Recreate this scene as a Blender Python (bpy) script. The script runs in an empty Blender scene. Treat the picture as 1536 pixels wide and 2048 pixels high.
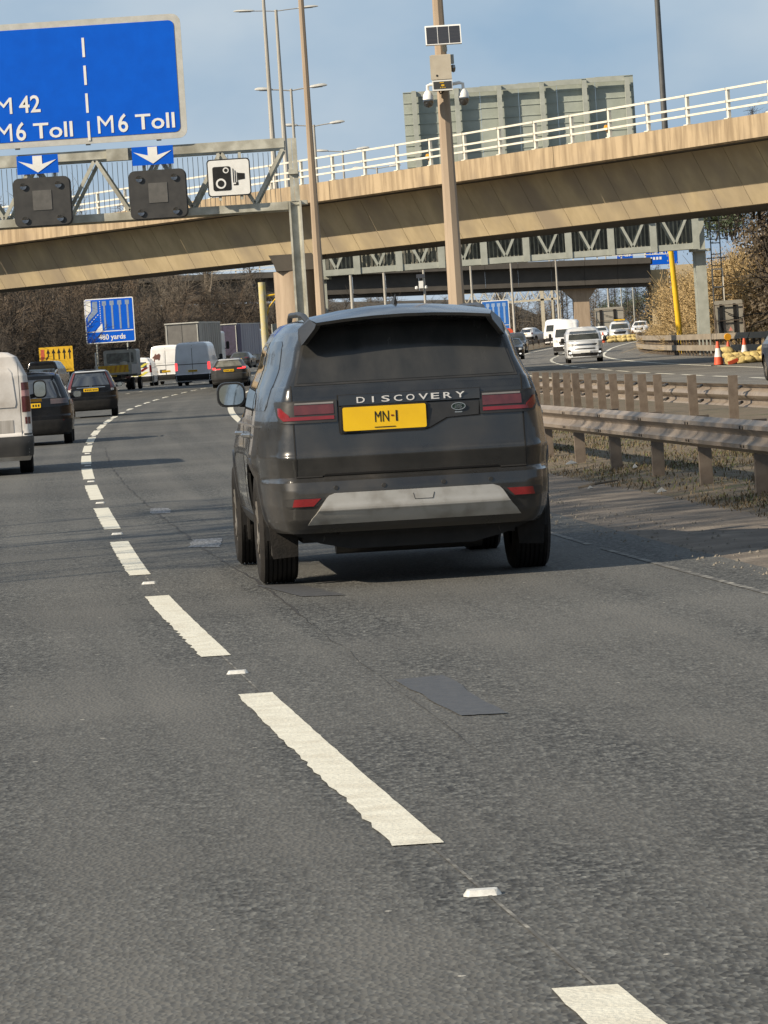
import bpy, math, random
import numpy as np
from math import radians as R_, sin, cos, tan, pi, sqrt, hypot, atan2, degrees
from mathutils import Vector, Matrix, Euler

SC = bpy.context.scene
COL = SC.collection
random.seed(7)
rng = np.random.default_rng(7)

# ------------------------------------------------------------------ camera
cam_d = bpy.data.cameras.new("camera")
cam = bpy.data.objects.new("camera", cam_d)
COL.objects.link(cam)
SC.camera = cam
cam_d.sensor_fit = 'VERTICAL'
cam_d.sensor_height = 36.0
cam_d.lens = 8300.0 / 2048.0 * 36.0
cam_d.clip_start = 0.2
cam_d.clip_end = 9000.0
PITCH, ROLL = 0.0401355, R_(3.7)
_f = Vector((0, cos(PITCH), -sin(PITCH)))
_u0 = Vector((0, sin(PITCH), cos(PITCH)))
_r0 = Vector((1, 0, 0))
_r = _r0 * cos(ROLL) - _u0 * sin(ROLL)
_u = _r0 * sin(ROLL) + _u0 * cos(ROLL)
cam.matrix_world = Matrix(((_r.x, _u.x, -_f.x, 0), (_r.y, _u.y, -_f.y, 0), (_r.z, _u.z, -_f.z, 1.6), (0, 0, 0, 1)))

# ------------------------------------------------------------------ sky, sun, exposure
SUN_EL = R_(33.0)
SUN_SIDE = R_(30.0)                 # how far the sun stands behind the camera, from due left
to_sun = Vector((-cos(SUN_EL) * cos(SUN_SIDE), -cos(SUN_EL) * sin(SUN_SIDE), sin(SUN_EL)))
world = bpy.data.worlds.new("World")
SC.world = world
world.use_nodes = True
wn, wl = world.node_tree.nodes, world.node_tree.links
wn.clear()
w_out = wn.new('ShaderNodeOutputWorld')
w_bg = wn.new('ShaderNodeBackground')
w_sky = wn.new('ShaderNodeTexSky')
w_sky.sky_type = 'NISHITA'
w_sky.sun_disc = False
w_sky.sun_elevation = SUN_EL
w_sky.sun_rotation = atan2(to_sun.x, to_sun.y)
w_sky.air_density = 1.0
w_sky.dust_density = 0.5
w_sky.ozone_density = 2.2
w_tc = wn.new('ShaderNodeTexCoord')
w_map = wn.new('ShaderNodeMapping')
w_map.inputs['Scale'].default_value = (5.0, 5.0, 9.0)
w_map.inputs['Rotation'].default_value = (0.0, 0.35, 0.0)
w_no = wn.new('ShaderNodeTexNoise')
w_no.inputs['Scale'].default_value = 1.9
w_no.inputs['Detail'].default_value = 5.0
w_no.inputs['Roughness'].default_value = 0.5
w_rmp = wn.new('ShaderNodeValToRGB')
w_rmp.color_ramp.elements[0].position = 0.34
w_rmp.color_ramp.elements[0].color = (0, 0, 0, 1)
w_rmp.color_ramp.elements[1].position = 0.66
w_rmp.color_ramp.elements[1].color = (0.85, 0.85, 0.85, 1)
w_mix = wn.new('ShaderNodeMixRGB')
w_mix.inputs['Color2'].default_value = (6.6, 7.5, 8.2, 1)
wl.new(w_tc.outputs['Generated'], w_map.inputs['Vector'])
wl.new(w_map.outputs['Vector'], w_no.inputs['Vector'])
wl.new(w_no.outputs['Fac'], w_rmp.inputs['Fac'])
wl.new(w_rmp.outputs['Color'], w_mix.inputs['Fac'])
w_veil = wn.new('ShaderNodeMixRGB')      # thin high veil that evens the sky out
w_sep = wn.new('ShaderNodeSeparateXYZ')
w_el = wn.new('ShaderNodeMapRange')       # the veil is thick low down and thins towards the zenith
w_el.inputs['From Max'].default_value = 0.4
w_el.inputs['To Min'].default_value = 0.82
w_el.inputs['To Max'].default_value = 0.2
wl.new(w_tc.outputs['Generated'], w_sep.inputs['Vector'])
wl.new(w_sep.outputs['Z'], w_el.inputs['Value'])
wl.new(w_el.outputs['Result'], w_veil.inputs['Fac'])
w_veil.inputs['Color2'].default_value = (3.3, 5.0, 7.4, 1)
wl.new(w_sky.outputs['Color'], w_veil.inputs['Color1'])
wl.new(w_veil.outputs['Color'], w_mix.inputs['Color1'])
wl.new(w_mix.outputs['Color'], w_bg.inputs['Color'])
w_bg.inputs['Strength'].default_value = 0.065
wl.new(w_bg.outputs['Background'], w_out.inputs['Surface'])

sun_d = bpy.data.lights.new("sun", 'SUN')
sun = bpy.data.objects.new("sun", sun_d)
COL.objects.link(sun)
sun_d.energy = 5.0
sun_d.angle = R_(0.5)
sun_d.color = (1.0, 0.86, 0.68)
sun.rotation_euler = to_sun.to_track_quat('Z', 'Y').to_euler()
sun.location = (-40, -10, 60)

SC.view_settings.view_transform = 'Standard'
SC.view_settings.look = 'None'
SC.view_settings.exposure = 0.45
SC.view_settings.gamma = 1.0
SC.view_settings.use_curve_mapping = False
SC.cycles.max_bounces = 6

# ------------------------------------------------------------------ road frame
def XL(y):                        # the dashed line left of the big car
    return (3.00282e-4 * y * y - 0.1108165 * y + 1.328307
            + .5 * math.exp(-max(y, -5) / 9.5) - .055 * math.exp(-((y - 30) / 8) ** 2))
def XLs(y):                       # slope of the road
    return 6.00564e-4 * y - 0.1108165
def ZG(y):                        # the road climbs gently beyond 290 m
    t = min(max(y - 280.0, 0.0), 240.0)
    return 0.0045 * t * min(1.0, t / 40.0)
def rd(s, y, z=0.0):
    return (XL(y) + s, y, ZG(y) + z)
def road_yaw(y):                  # rotation about z that points +y of a thing along the road
    return -math.atan(XLs(y))

# ------------------------------------------------------------------ materials
MATS = {}
def M(name, c1, c2=None, scale=4.0, rough=0.6, metal=0.0, bump=0.0, bscale=None, detail=4.0, coat=0.0, stretch=(1, 1, 1),
      lo=0.35, hi=0.65, c3=None, s3=0.6, emit=None, spec=0.5, lo3=0.45, hi3=0.7, rough2=None):
    if name in MATS:
        return MATS[name]
    m = bpy.data.materials.new(name)
    m.use_nodes = True
    n, l = m.node_tree.nodes, m.node_tree.links
    b = n['Principled BSDF']
    b.inputs['Roughness'].default_value = rough
    b.inputs['Metallic'].default_value = metal
    b.inputs['Coat Weight'].default_value = coat
    b.inputs['Coat Roughness'].default_value = 0.08
    b.inputs['Specular IOR Level'].default_value = spec
    if name == 'dark_glass': b.inputs['IOR'].default_value = 1.9
    tc = n.new('ShaderNodeTexCoord')
    mp = n.new('ShaderNodeMapping')
    mp.inputs['Scale'].default_value = stretch
    l.new(tc.outputs['Object'], mp.inputs['Vector'])
    if c2 is None:
        c2 = tuple(x * 0.82 for x in c1)
    no = n.new('ShaderNodeTexNoise')
    no.inputs['Scale'].default_value = scale
    no.inputs['Detail'].default_value = detail
    no.inputs['Roughness'].default_value = 0.6
    l.new(mp.outputs['Vector'], no.inputs['Vector'])
    mr = n.new('ShaderNodeMapRange')
    mr.inputs['From Min'].default_value = lo
    mr.inputs['From Max'].default_value = hi
    l.new(no.outputs['Fac'], mr.inputs['Value'])
    mx = n.new('ShaderNodeMixRGB')
    mx.inputs['Color1'].default_value = (*c1, 1)
    mx.inputs['Color2'].default_value = (*c2, 1)
    l.new(mr.outputs['Result'], mx.inputs['Fac'])
    out = mx.outputs['Color']
    if c3 is not None:
        n3 = n.new('ShaderNodeTexNoise')
        n3.inputs['Scale'].default_value = s3
        n3.inputs['Detail'].default_value = 6.0
        l.new(tc.outputs['Object'], n3.inputs['Vector'])
        m3 = n.new('ShaderNodeMapRange')
        m3.inputs['From Min'].default_value = lo3
        m3.inputs['From Max'].default_value = hi3
        l.new(n3.outputs['Fac'], m3.inputs['Value'])
        x3 = n.new('ShaderNodeMixRGB')
        x3.inputs['Color2'].default_value = (*c3, 1)
        l.new(m3.outputs['Result'], x3.inputs['Fac'])
        l.new(out, x3.inputs['Color1'])
        out = x3.outputs['Color']
    l.new(out, b.inputs['Base Color'])
    if rough2 is not None:
        rr = n.new('ShaderNodeMapRange')
        rr.inputs['To Min'].default_value = rough
        rr.inputs['To Max'].default_value = rough2
        l.new(mr.outputs['Result'], rr.inputs['Value'])
        l.new(rr.outputs['Result'], b.inputs['Roughness'])
    if emit is not None:
        b.inputs['Emission Color'].default_value = (*emit[:3], 1)
        b.inputs['Emission Strength'].default_value = emit[3]
    if bump > 0:
        bn = n.new('ShaderNodeTexNoise')
        bn.inputs['Scale'].default_value = bscale or scale * 4
        bn.inputs['Detail'].default_value = 3.0
        l.new(mp.outputs['Vector'], bn.inputs['Vector'])
        bp = n.new('ShaderNodeBump')
        bp.inputs['Strength'].default_value = bump
        bp.inputs['Distance'].default_value = 0.02
        l.new(bn.outputs['Fac'], bp.inputs['Height'])
        l.new(bp.outputs['Normal'], b.inputs['Normal'])
    MATS[name] = m
    return m

def asphalt(name, base, light, streak):
    m = bpy.data.materials.new(name)
    m.use_nodes = True
    n, l = m.node_tree.nodes, m.node_tree.links
    b = n['Principled BSDF']
    b.inputs['Roughness'].default_value = 0.82
    uv = n.new('ShaderNodeUVMap')           # u = metres across the road, v = metres along it
    uv.uv_map = "UVMap"
    geo = n.new('ShaderNodeNewGeometry')
    v1 = n.new('ShaderNodeTexVoronoi')      # stone chippings, rolled out a little along the lane
    v1.inputs['Scale'].default_value = 58.0
    mpv = n.new('ShaderNodeMapping')
    mpv.inputs['Scale'].default_value = (1, .45, 1)
    l.new(geo.outputs['Position'], mpv.inputs['Vector'])
    l.new(mpv.outputs['Vector'], v1.inputs['Vector'])
    r1 = n.new('ShaderNodeValToRGB')
    e = r1.color_ramp.elements
    e[0].position, e[0].color = 0.0, (*[x * 0.22 for x in base], 1)
    e[1].position, e[1].color = 1.0, (*[x * 1.9 for x in base], 1)
    e2 = r1.color_ramp.elements.new(0.5)
    e2.color = (*base, 1)
    sep = n.new('ShaderNodeSeparateColor')
    l.new(v1.outputs['Color'], sep.inputs['Color'])
    l.new(sep.outputs['Red'], r1.inputs['Fac'])
    n0 = n.new('ShaderNodeTexNoise')        # coarse mottling
    n0.inputs['Scale'].default_value = 30.0
    n0.inputs['Detail'].default_value = 3.0
    l.new(mpv.outputs['Vector'], n0.inputs['Vector'])
    mm = n.new('ShaderNodeMapRange')
    mm.inputs['From Min'].default_value = 0.3
    mm.inputs['From Max'].default_value = 0.7
    mm.inputs['To Min'].default_value = 0.38
    mm.inputs['To Max'].default_value = 1.7
    l.new(n0.outputs['Fac'], mm.inputs['Value'])
    mu0 = n.new('ShaderNodeMixRGB')
    mu0.blend_type = 'MULTIPLY'
    mu0.inputs['Fac'].default_value = 1.0
    l.new(r1.outputs['Color'], mu0.inputs['Color1'])
    l.new(mm.outputs['Result'], mu0.inputs['Color2'])
    # long streaks along the lanes from tyres
    mp = n.new('ShaderNodeMapping')
    mp.inputs['Scale'].default_value = (0.9, 0.012, 1)
    l.new(uv.outputs['UV'], mp.inputs['Vector'])
    n2 = n.new('ShaderNodeTexNoise')
    n2.inputs['Scale'].default_value = 2.4
    n2.inputs['Detail'].default_value = 4.0
    l.new(mp.outputs['Vector'], n2.inputs['Vector'])
    mr2 = n.new('ShaderNodeMapRange')
    mr2.inputs['From Min'].default_value = 0.4
    mr2.inputs['From Max'].default_value = 0.7
    mr2.inputs['To Max'].default_value = streak
    l.new(n2.outputs['Fac'], mr2.inputs['Value'])
    # broad patches
    n3 = n.new('ShaderNodeTexNoise')
    n3.inputs['Scale'].default_value = 0.35
    n3.inputs['Detail'].default_value = 5.0
    l.new(geo.outputs['Position'], n3.inputs['Vector'])
    mr3 = n.new('ShaderNodeMapRange')
    mr3.inputs['From Min'].default_value = 0.4
    mr3.inputs['From Max'].default_value = 0.7
    mr3.inputs['To Max'].default_value = streak * 0.8
    l.new(n3.outputs['Fac'], mr3.inputs['Value'])
    ad = n.new('ShaderNodeMath')
    ad.operation = 'ADD'
    ad.use_clamp = True
    l.new(mr2.outputs['Result'], ad.inputs[0])
    l.new(mr3.outputs['Result'], ad.inputs[1])
    mx = n.new('ShaderNodeMixRGB')
    mx.inputs['Color2'].default_value = (*light, 1)
    l.new(ad.outputs['Value'], mx.inputs['Fac'])
    l.new(mu0.outputs['Color'], mx.inputs['Color1'])
    # transverse bands of lighter and darker tone
    mpb = n.new('ShaderNodeMapping')
    mpb.inputs['Scale'].default_value = (0.02, 0.16, 1)
    l.new(uv.outputs['UV'], mpb.inputs['Vector'])
    nb = n.new('ShaderNodeTexNoise')
    nb.inputs['Scale'].default_value = 1.0
    nb.inputs['Detail'].default_value = 3.0
    l.new(mpb.outputs['Vector'], nb.inputs['Vector'])
    mrb = n.new('ShaderNodeMapRange')
    mrb.inputs['From Min'].default_value = 0.35
    mrb.inputs['From Max'].default_value = 0.7
    mrb.inputs['To Min'].default_value = 0.88
    mrb.inputs['To Max'].default_value = 1.25
    l.new(nb.outputs['Fac'], mrb.inputs['Value'])
    mub = n.new('ShaderNodeMixRGB')
    mub.blend_type = 'MULTIPLY'
    mub.inputs['Fac'].default_value = 1.0
    l.new(mx.outputs['Color'], mub.inputs['Color1'])
    l.new(mrb.outputs['Result'], mub.inputs['Color2'])
    # scattered pale chips
    v2 = n.new('ShaderNodeTexVoronoi')
    v2.inputs['Scale'].default_value = 7.0
    l.new(geo.outputs['Position'], v2.inputs['Vector'])
    lt = n.new('ShaderNodeMath')
    lt.operation = 'LESS_THAN'
    lt.inputs[1].default_value = 0.075
    l.new(v2.outputs['Distance'], lt.inputs[0])
    s2 = n.new('ShaderNodeSeparateColor')
    l.new(v2.outputs['Color'], s2.inputs['Color'])
    gt = n.new('ShaderNodeMath')
    gt.operation = 'GREATER_THAN'
    gt.inputs[1].default_value = 0.86
    l.new(s2.outputs['Green'], gt.inputs[0])
    mu = n.new('ShaderNodeMath')
    mu.operation = 'MULTIPLY'
    l.new(lt.outputs['Value'], mu.inputs[0])
    l.new(gt.outputs['Value'], mu.inputs[1])
    mx2 = n.new('ShaderNodeMixRGB')
    mx2.inputs['Color2'].default_value = (0.36, 0.35, 0.31, 1)
    l.new(mu.outputs['Value'], mx2.inputs['Fac'])
    l.new(mub.outputs['Color'], mx2.inputs['Color1'])
    l.new(mx2.outputs['Color'], b.inputs['Base Color'])
    bp = n.new('ShaderNodeBump')
    bp.inputs['Strength'].default_value = 0.45
    bp.inputs['Distance'].default_value = 0.012
    l.new(v1.outputs['Distance'], bp.inputs['Height'])
    l.new(bp.outputs['Normal'], b.inputs['Normal'])
    MATS[name] = m
    return m

ASPH = asphalt("asphalt", (0.050, 0.0515, 0.048), (0.098, 0.097, 0.088), 0.6)
ASPH2 = asphalt("asphalt_pale", (0.085, 0.082, 0.074), (0.15, 0.142, 0.122), 0.7)
PAINT = M("road_paint", (0.64, 0.63, 0.535), (0.55, 0.535, 0.45), scale=9, rough=0.7, bump=0.3, bscale=60, c3=(0.50, 0.47, 0.38), s3=5, lo3=0.5, hi3=0.8)
WORN = M("worn_paint", (0.075, 0.074, 0.068), (0.34, 0.33, 0.29), scale=7, rough=0.8, lo=0.48, hi=0.72, detail=8)
DIRT = M("dirt", (0.145, 0.118, 0.09), (0.075, 0.066, 0.055), scale=0.9, rough=0.95, bump=0.5, bscale=30, detail=10, c3=(0.2, 0.17, 0.135), s3=2.2, stretch=(1, .35, 1))
VERGE = M("verge_soil", (0.085, 0.066, 0.042), (0.15, 0.118, 0.078), scale=4, rough=0.95, bump=0.8, bscale=25, detail=12, c3=(0.055, 0.062, 0.024), s3=1.6, lo3=.5, hi3=.75)
BANKM = M("bank_soil", (0.06, 0.047, 0.032), (0.036, 0.032, 0.022), scale=0.8, rough=0.95, detail=10, c3=(0.1, 0.078, 0.046), s3=0.35)
BANKR = M("bank_scrub", (0.16, 0.11, 0.05), (0.09, 0.068, 0.038), scale=0.9, rough=0.95, detail=10)
GROUND = M("ground_grass", (0.06, 0.065, 0.03), (0.09, 0.08, 0.045), scale=0.05, rough=0.95, detail=8)
CONC = M("concrete", (0.41, 0.315, 0.195), (0.25, 0.185, 0.11), scale=2.6, rough=0.85, bump=0.25, bscale=9, detail=9, lo=.42, hi=.62, stretch=(1, 1, .13), c3=(0.22, 0.17, 0.115), s3=0.5, lo3=0.5, hi3=0.8)
CONC2 = M("concrete_web", (0.50, 0.405, 0.245), (0.40, 0.32, 0.19), scale=1.2, rough=0.85, bump=0.15, bscale=8, detail=8, stretch=(1, 1, .5), c3=(0.30, 0.245, 0.17), s3=0.35)
CONCD = M("concrete_dark", (0.10, 0.09, 0.075), (0.07, 0.065, 0.055), scale=0.8, rough=0.9)  # darker concrete for the deck, soffit and pier head
COLM = M("column_concrete", (0.38, 0.30, 0.215), (0.28, 0.215, 0.15), scale=3, rough=0.85, detail=8, stretch=(1, 1, .15))
STEELC = M("pole_steel", (0.42, 0.40, 0.35), (0.33, 0.31, 0.265), scale=2, rough=0.55, metal=0.2, stretch=(1, 1, .2))
GALV = M("galvanised", (0.44, 0.45, 0.41), (0.33, 0.34, 0.31), scale=5, rough=0.55, metal=0.25, detail=7, stretch=(1, 1, .4))
GANTM = M("gantry_paint", (0.50, 0.495, 0.42), (0.38, 0.375, 0.31), scale=3, rough=0.6, detail=8, c3=(0.25, 0.24, 0.19), s3=1.5)
BARM = M("barrier_steel", (0.33, 0.28, 0.225), (0.22, 0.18, 0.14), scale=2.2, rough=0.5, metal=0.3, detail=9, c3=(0.11, 0.083, 0.062), s3=4.0, stretch=(1, .25, 1), lo3=0.52, hi3=0.85)
POSTM = M("barrier_post_steel", (0.19, 0.155, 0.12), (0.105, 0.08, 0.06), scale=5, rough=0.7, metal=0.2, detail=7)
WRAIL = M("parapet_paint", (0.70, 0.675, 0.58), (0.58, 0.55, 0.46), scale=3, rough=0.6)
SIGNB = M("sign_blue", (0.003, 0.105, 0.60), (0.003, 0.092, 0.54), scale=2, rough=0.5, spec=.15)
SIGNW = M("sign_white", (0.78, 0.78, 0.74), (0.70, 0.70, 0.66), scale=4, rough=0.4)
SIGNG = M("sign_grey_border", (0.52, 0.52, 0.48), (0.43, 0.43, 0.39), scale=4, rough=0.5)
SIGNBACK = M("sign_back_grey", (0.36, 0.395, 0.345), (0.30, 0.33, 0.285), scale=1.5, rough=0.6, detail=6)
SIGNY = M("sign_yellow", (0.72, 0.44, 0.02), (0.62, 0.37, 0.02), scale=3, rough=0.5)
BLACKP = M("black_plastic", (0.012, 0.012, 0.012), (0.022, 0.021, 0.02), scale=6, rough=0.55, spec=.3)
DKGREY = M("signal_grey", (0.030, 0.030, 0.029), (0.048, 0.047, 0.044), scale=3, rough=0.6)
SCREENM = M("signal_screen", (0.12, 0.115, 0.105), (0.095, 0.092, 0.084), scale=8, rough=0.5)
RUBBER = M("rubber", (0.011, 0.0105, 0.010), (0.022, 0.020, 0.018), scale=9, rough=0.8, bump=0.2, bscale=70, spec=.25)
RIMM = M("alloy_rim", (0.30, 0.28, 0.25), (0.22, 0.20, 0.17), scale=8, rough=0.4, metal=0.6)
GLASS = M("dark_glass", (0.016, 0.017, 0.018), (0.022, 0.022, 0.021), scale=4, rough=0.03, spec=1.0)
GLASSD = M("dusty_glass", (0.022, 0.023, 0.023), (0.055, 0.053, 0.048), scale=3.0, rough=0.14, lo=0.35, hi=0.85, rough2=0.4, detail=8, stretch=(1.4, 1, .5))
CLEARG = M("windscreen_glass", (0.03, 0.035, 0.035), (0.05, 0.055, 0.05), scale=3, rough=0.12, spec=0.22)
REDL = M("red_lens", (0.21, 0.012, 0.014), (0.15, 0.01, 0.012), scale=12, rough=0.16, coat=0.5)
REDD = M("red_lens_dull", (0.115, 0.024, 0.024), (0.075, 0.016, 0.017), scale=12, rough=0.18, coat=0.5)
REDON = M("red_lamp_lit", (0.7, 0.03, 0.03), (0.6, 0.03, 0.03), rough=0.2, emit=(1.0, 0.05, 0.05, 1.6))
LAMPW = M("lamp_lit", (0.8, 0.8, 0.75), (0.75, 0.75, 0.7), rough=0.2, emit=(1.0, 0.95, 0.85, 1.8))
CLEARL = M("clear_lens", (0.55, 0.55, 0.52), (0.45, 0.45, 0.42), rough=0.12, coat=0.5)
LETTERM = M("badge_silver", (.72, .72, .70), (.62, .62, .60), rough=.35, metal=.2)
CHROME = M("chrome", (0.62, 0.62, 0.60), (0.55, 0.55, 0.53), rough=0.18, metal=0.95)
SILVER = M("silver_skid", (0.46, 0.455, 0.43), (0.39, 0.385, 0.36), scale=3, rough=0.4, metal=0.3, c3=(0.22, 0.20, 0.17), s3=6, lo3=0.5, hi3=0.85)
PLATEY = M("plate_yellow", (0.80, 0.50, 0.01), (0.74, 0.45, 0.01), scale=5, rough=0.35)
MIRG = M("mirror_glass", (0.75, 0.77, 0.77), (0.6, 0.62, 0.6), scale=9, rough=0.05, metal=1.0)
def paint(name, c, d, rough=0.3, metal=0.3, coat=0.6, s=1.6, lo=0.42, hi=0.75):
    return M(name, c, d, scale=s, rough=rough, metal=metal, coat=coat, detail=9, lo=lo, hi=hi, rough2=min(1, rough + .3))
GREYP = None
BLACKC = M("black_car_paint", (0.006, 0.0065, 0.008), (0.014, 0.014, 0.014), scale=1.6, rough=.14, coat=.15, detail=9, lo=.42, hi=.75, rough2=.3, spec=.3)
WHITEC = paint("white_van_paint", (0.78, 0.78, 0.76), (0.66, 0.65, 0.61), metal=0.0)
DIRTYW = paint("dirty_white_paint", (0.60, 0.58, 0.545), (0.40, 0.37, 0.33), metal=0.0, rough=0.5, coat=0.1, s=2.4, lo=0.4, hi=0.7)
SILVC = paint("silver_car_paint", (0.60, 0.62, 0.63), (0.50, 0.51, 0.51), metal=0.15)
DKBLUE = paint("dark_blue_paint", (0.03, 0.045, 0.07), (0.05, 0.06, 0.075))
GREYC = paint("grey_car_paint", (0.05, 0.053, 0.055), (0.075, 0.073, 0.07))

def road_dirt(m, colour, z0, z1, amount, scale=2.5):
    """dried road spray on a painted panel: thickest low down, broken up by noise"""
    n, l = m.node_tree.nodes, m.node_tree.links
    b = n['Principled BSDF']
    src = b.inputs['Base Color'].links[0].from_socket
    rsrc = b.inputs['Roughness'].links[0].from_socket if b.inputs['Roughness'].is_linked else None
    tc = n.new('ShaderNodeTexCoord')
    sx = n.new('ShaderNodeSeparateXYZ')
    l.new(tc.outputs['Object'], sx.inputs['Vector'])
    mr = n.new('ShaderNodeMapRange')
    mr.inputs['From Min'].default_value = z1
    mr.inputs['From Max'].default_value = z0
    mr.inputs['To Max'].default_value = amount
    l.new(sx.outputs['Z'], mr.inputs['Value'])
    no = n.new('ShaderNodeTexNoise')
    no.inputs['Scale'].default_value = scale
    no.inputs['Detail'].default_value = 9.0
    l.new(tc.outputs['Object'], no.inputs['Vector'])
    m2 = n.new('ShaderNodeMapRange')
    m2.inputs['From Min'].default_value = 0.3
    m2.inputs['From Max'].default_value = 0.62
    l.new(no.outputs['Fac'], m2.inputs['Value'])
    mu = n.new('ShaderNodeMath')
    mu.operation = 'MULTIPLY'
    l.new(mr.outputs['Result'], mu.inputs[0])
    l.new(m2.outputs['Result'], mu.inputs[1])
    mx = n.new('ShaderNodeMixRGB')
    mx.inputs['Color2'].default_value = (*colour, 1)
    l.new(mu.outputs['Value'], mx.inputs['Fac'])
    l.new(src, mx.inputs['Color1'])
    l.new(mx.outputs['Color'], b.inputs['Base Color'])
    if rsrc is not None:
        mm = n.new('ShaderNodeMath')
        mm.operation = 'ADD'
        mm.use_clamp = True
        l.new(rsrc, mm.inputs[0])
        l.new(mu.outputs['Value'], mm.inputs[1])
        l.new(mm.outputs['Value'], b.inputs['Roughness'])
    cm = n.new('ShaderNodeMapRange')
    cm.inputs['To Min'].default_value = b.inputs['Coat Weight'].default_value
    cm.inputs['To Max'].default_value = 0.0
    l.new(mu.outputs['Value'], cm.inputs['Value'])
    l.new(cm.outputs['Result'], b.inputs['Coat Weight'])

# ------------------------------------------------------------------ mesh helpers
class MB:
    def __init__(s):
        s.v, s.f = [], []
    def add(s, vs, fs):
        k = len(s.v)
        s.v += [tuple(p) for p in vs]
        s.f += [tuple(i + k for i in f) for f in fs]
        return s
    def box(s, c, d, rot=None):
        hx, hy, hz = d[0] / 2, d[1] / 2, d[2] / 2
        vs = [Vector((x, y, z)) for x in (-hx, hx) for y in (-hy, hy) for z in (-hz, hz)]
        if rot is not None:
            m = Euler(rot).to_matrix()
            vs = [m @ p for p in vs]
        c = Vector(c)
        return s.add([p + c for p in vs], [(0, 1, 3, 2), (4, 6, 7, 5), (0, 4, 5, 1), (2, 3, 7, 6), (0, 2, 6, 4), (1, 5, 7, 3)])
    def bar(s, a, b, w, h=None, up=(0, 0, 1)):      # box beam between two points
        a, b = Vector(a), Vector(b)
        h = h or w
        d = (b - a).normalized()
        u = Vector(up)
        x = d.cross(u)
        if x.length < 1e-4:
            x = d.cross(Vector((0, 1, 0)))
        x.normalize()
        y = x.cross(d)
        x *= w / 2
        y *= h / 2
        vs = [a - x - y, a + x - y, a + x + y, a - x + y, b - x - y, b + x - y, b + x + y, b - x + y]
        return s.add(vs, [(0, 1, 2, 3), (7, 6, 5, 4), (0, 4, 5, 1), (1, 5, 6, 2), (2, 6, 7, 3), (3, 7, 4, 0)])
    def tube(s, pts, rad, n=8, cap=True):           # round tube along points
        pts = [Vector(p) for p in pts]
        if not hasattr(rad, '__len__'):
            rad = [rad] * len(pts)
        k = len(s.v)
        ref = None
        for i, p in enumerate(pts):
            d = (pts[min(i + 1, len(pts) - 1)] - pts[max(i - 1, 0)]).normalized()
            if ref is None:
                ref = d.orthogonal().normalized()
            x = (ref - d * ref.dot(d))
            if x.length < 1e-5:
                x = d.orthogonal()
            x.normalize()
            ref = x
            y = d.cross(x)
            for j in range(n):
                a = 2 * pi * j / n
                s.v.append(tuple(p + (x * cos(a) + y * sin(a)) * rad[i]))
        for i in range(len(pts) - 1):
            for j in range(n):
                a, b = k + i * n + j, k + i * n + (j + 1) % n
                s.f.append((a, b, b + n, a + n))
        if cap:
            s.f.append(tuple(k + j for j in reversed(range(n))))
            s.f.append(tuple(k + (len(pts) - 1) * n + j for j in range(n)))
        return s
    def lathe(s, prof, c=(0, 0, 0), n=20, axis='z'):   # prof: (radius, height)
        k = len(s.v)
        for r, h in prof:
            for j in range(n):
                a = 2 * pi * j / n
                if axis == 'z':
                    p = (c[0] + r * cos(a), c[1] + r * sin(a), c[2] + h)
                elif axis == 'x':
                    p = (c[0] + h, c[1] + r * cos(a), c[2] + r * sin(a))
                else:
                    p = (c[0] + r * cos(a), c[1] + h, c[2] + r * sin(a))
                s.v.append(p)
        for i in range(len(prof) - 1):
            for j in range(n):
                a, b = k + i * n + j, k + i * n + (j + 1) % n
                s.f.append((a, b, b + n, a + n))
        return s
    def plate(s, poly, y0, y1):                      # outline in x,z pushed from y0 (near) to y1
        n = len(poly)
        k = len(s.v)
        s.v += [(x, y0, z) for x, z in poly] + [(x, y1, z) for x, z in poly]
        s.f.append(tuple(k + i for i in range(n)))
        s.f.append(tuple(k + n + i for i in reversed(range(n))))
        for i in range(n):
            j = (i + 1) % n
            s.f.append((k + i, k + n + i, k + n + j, k + j))
        return s
    def strip(s, rows):                              # grid from rows of points
        k = len(s.v)
        n = len(rows[0])
        for r in rows:
            s.v += [tuple(p) for p in r]
        for i in range(len(rows) - 1):
            for j in range(n - 1):
                a = k + i * n + j
                s.f.append((a, a + 1, a + n + 1, a + n))
        return s
    def mesh(s, name):
        me = bpy.data.meshes.new(name)
        me.from_pydata(s.v, [], s.f)
        me.validate()
        return me
    def build(s, name, mat, parent=None, smooth=None):
        return put(name, s.mesh(name), mat, parent, smooth)

def put(name, me, mat, parent=None, smooth=None):
    if mat is not None and not me.materials:
        me.materials.append(mat)
    if smooth is not None:
        me.shade_smooth()
        me.set_sharp_from_angle(angle=R_(smooth))
    o = bpy.data.objects.new(name, me)
    COL.objects.link(o)
    if parent is not None:
        o.parent = parent
    return o

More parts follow.
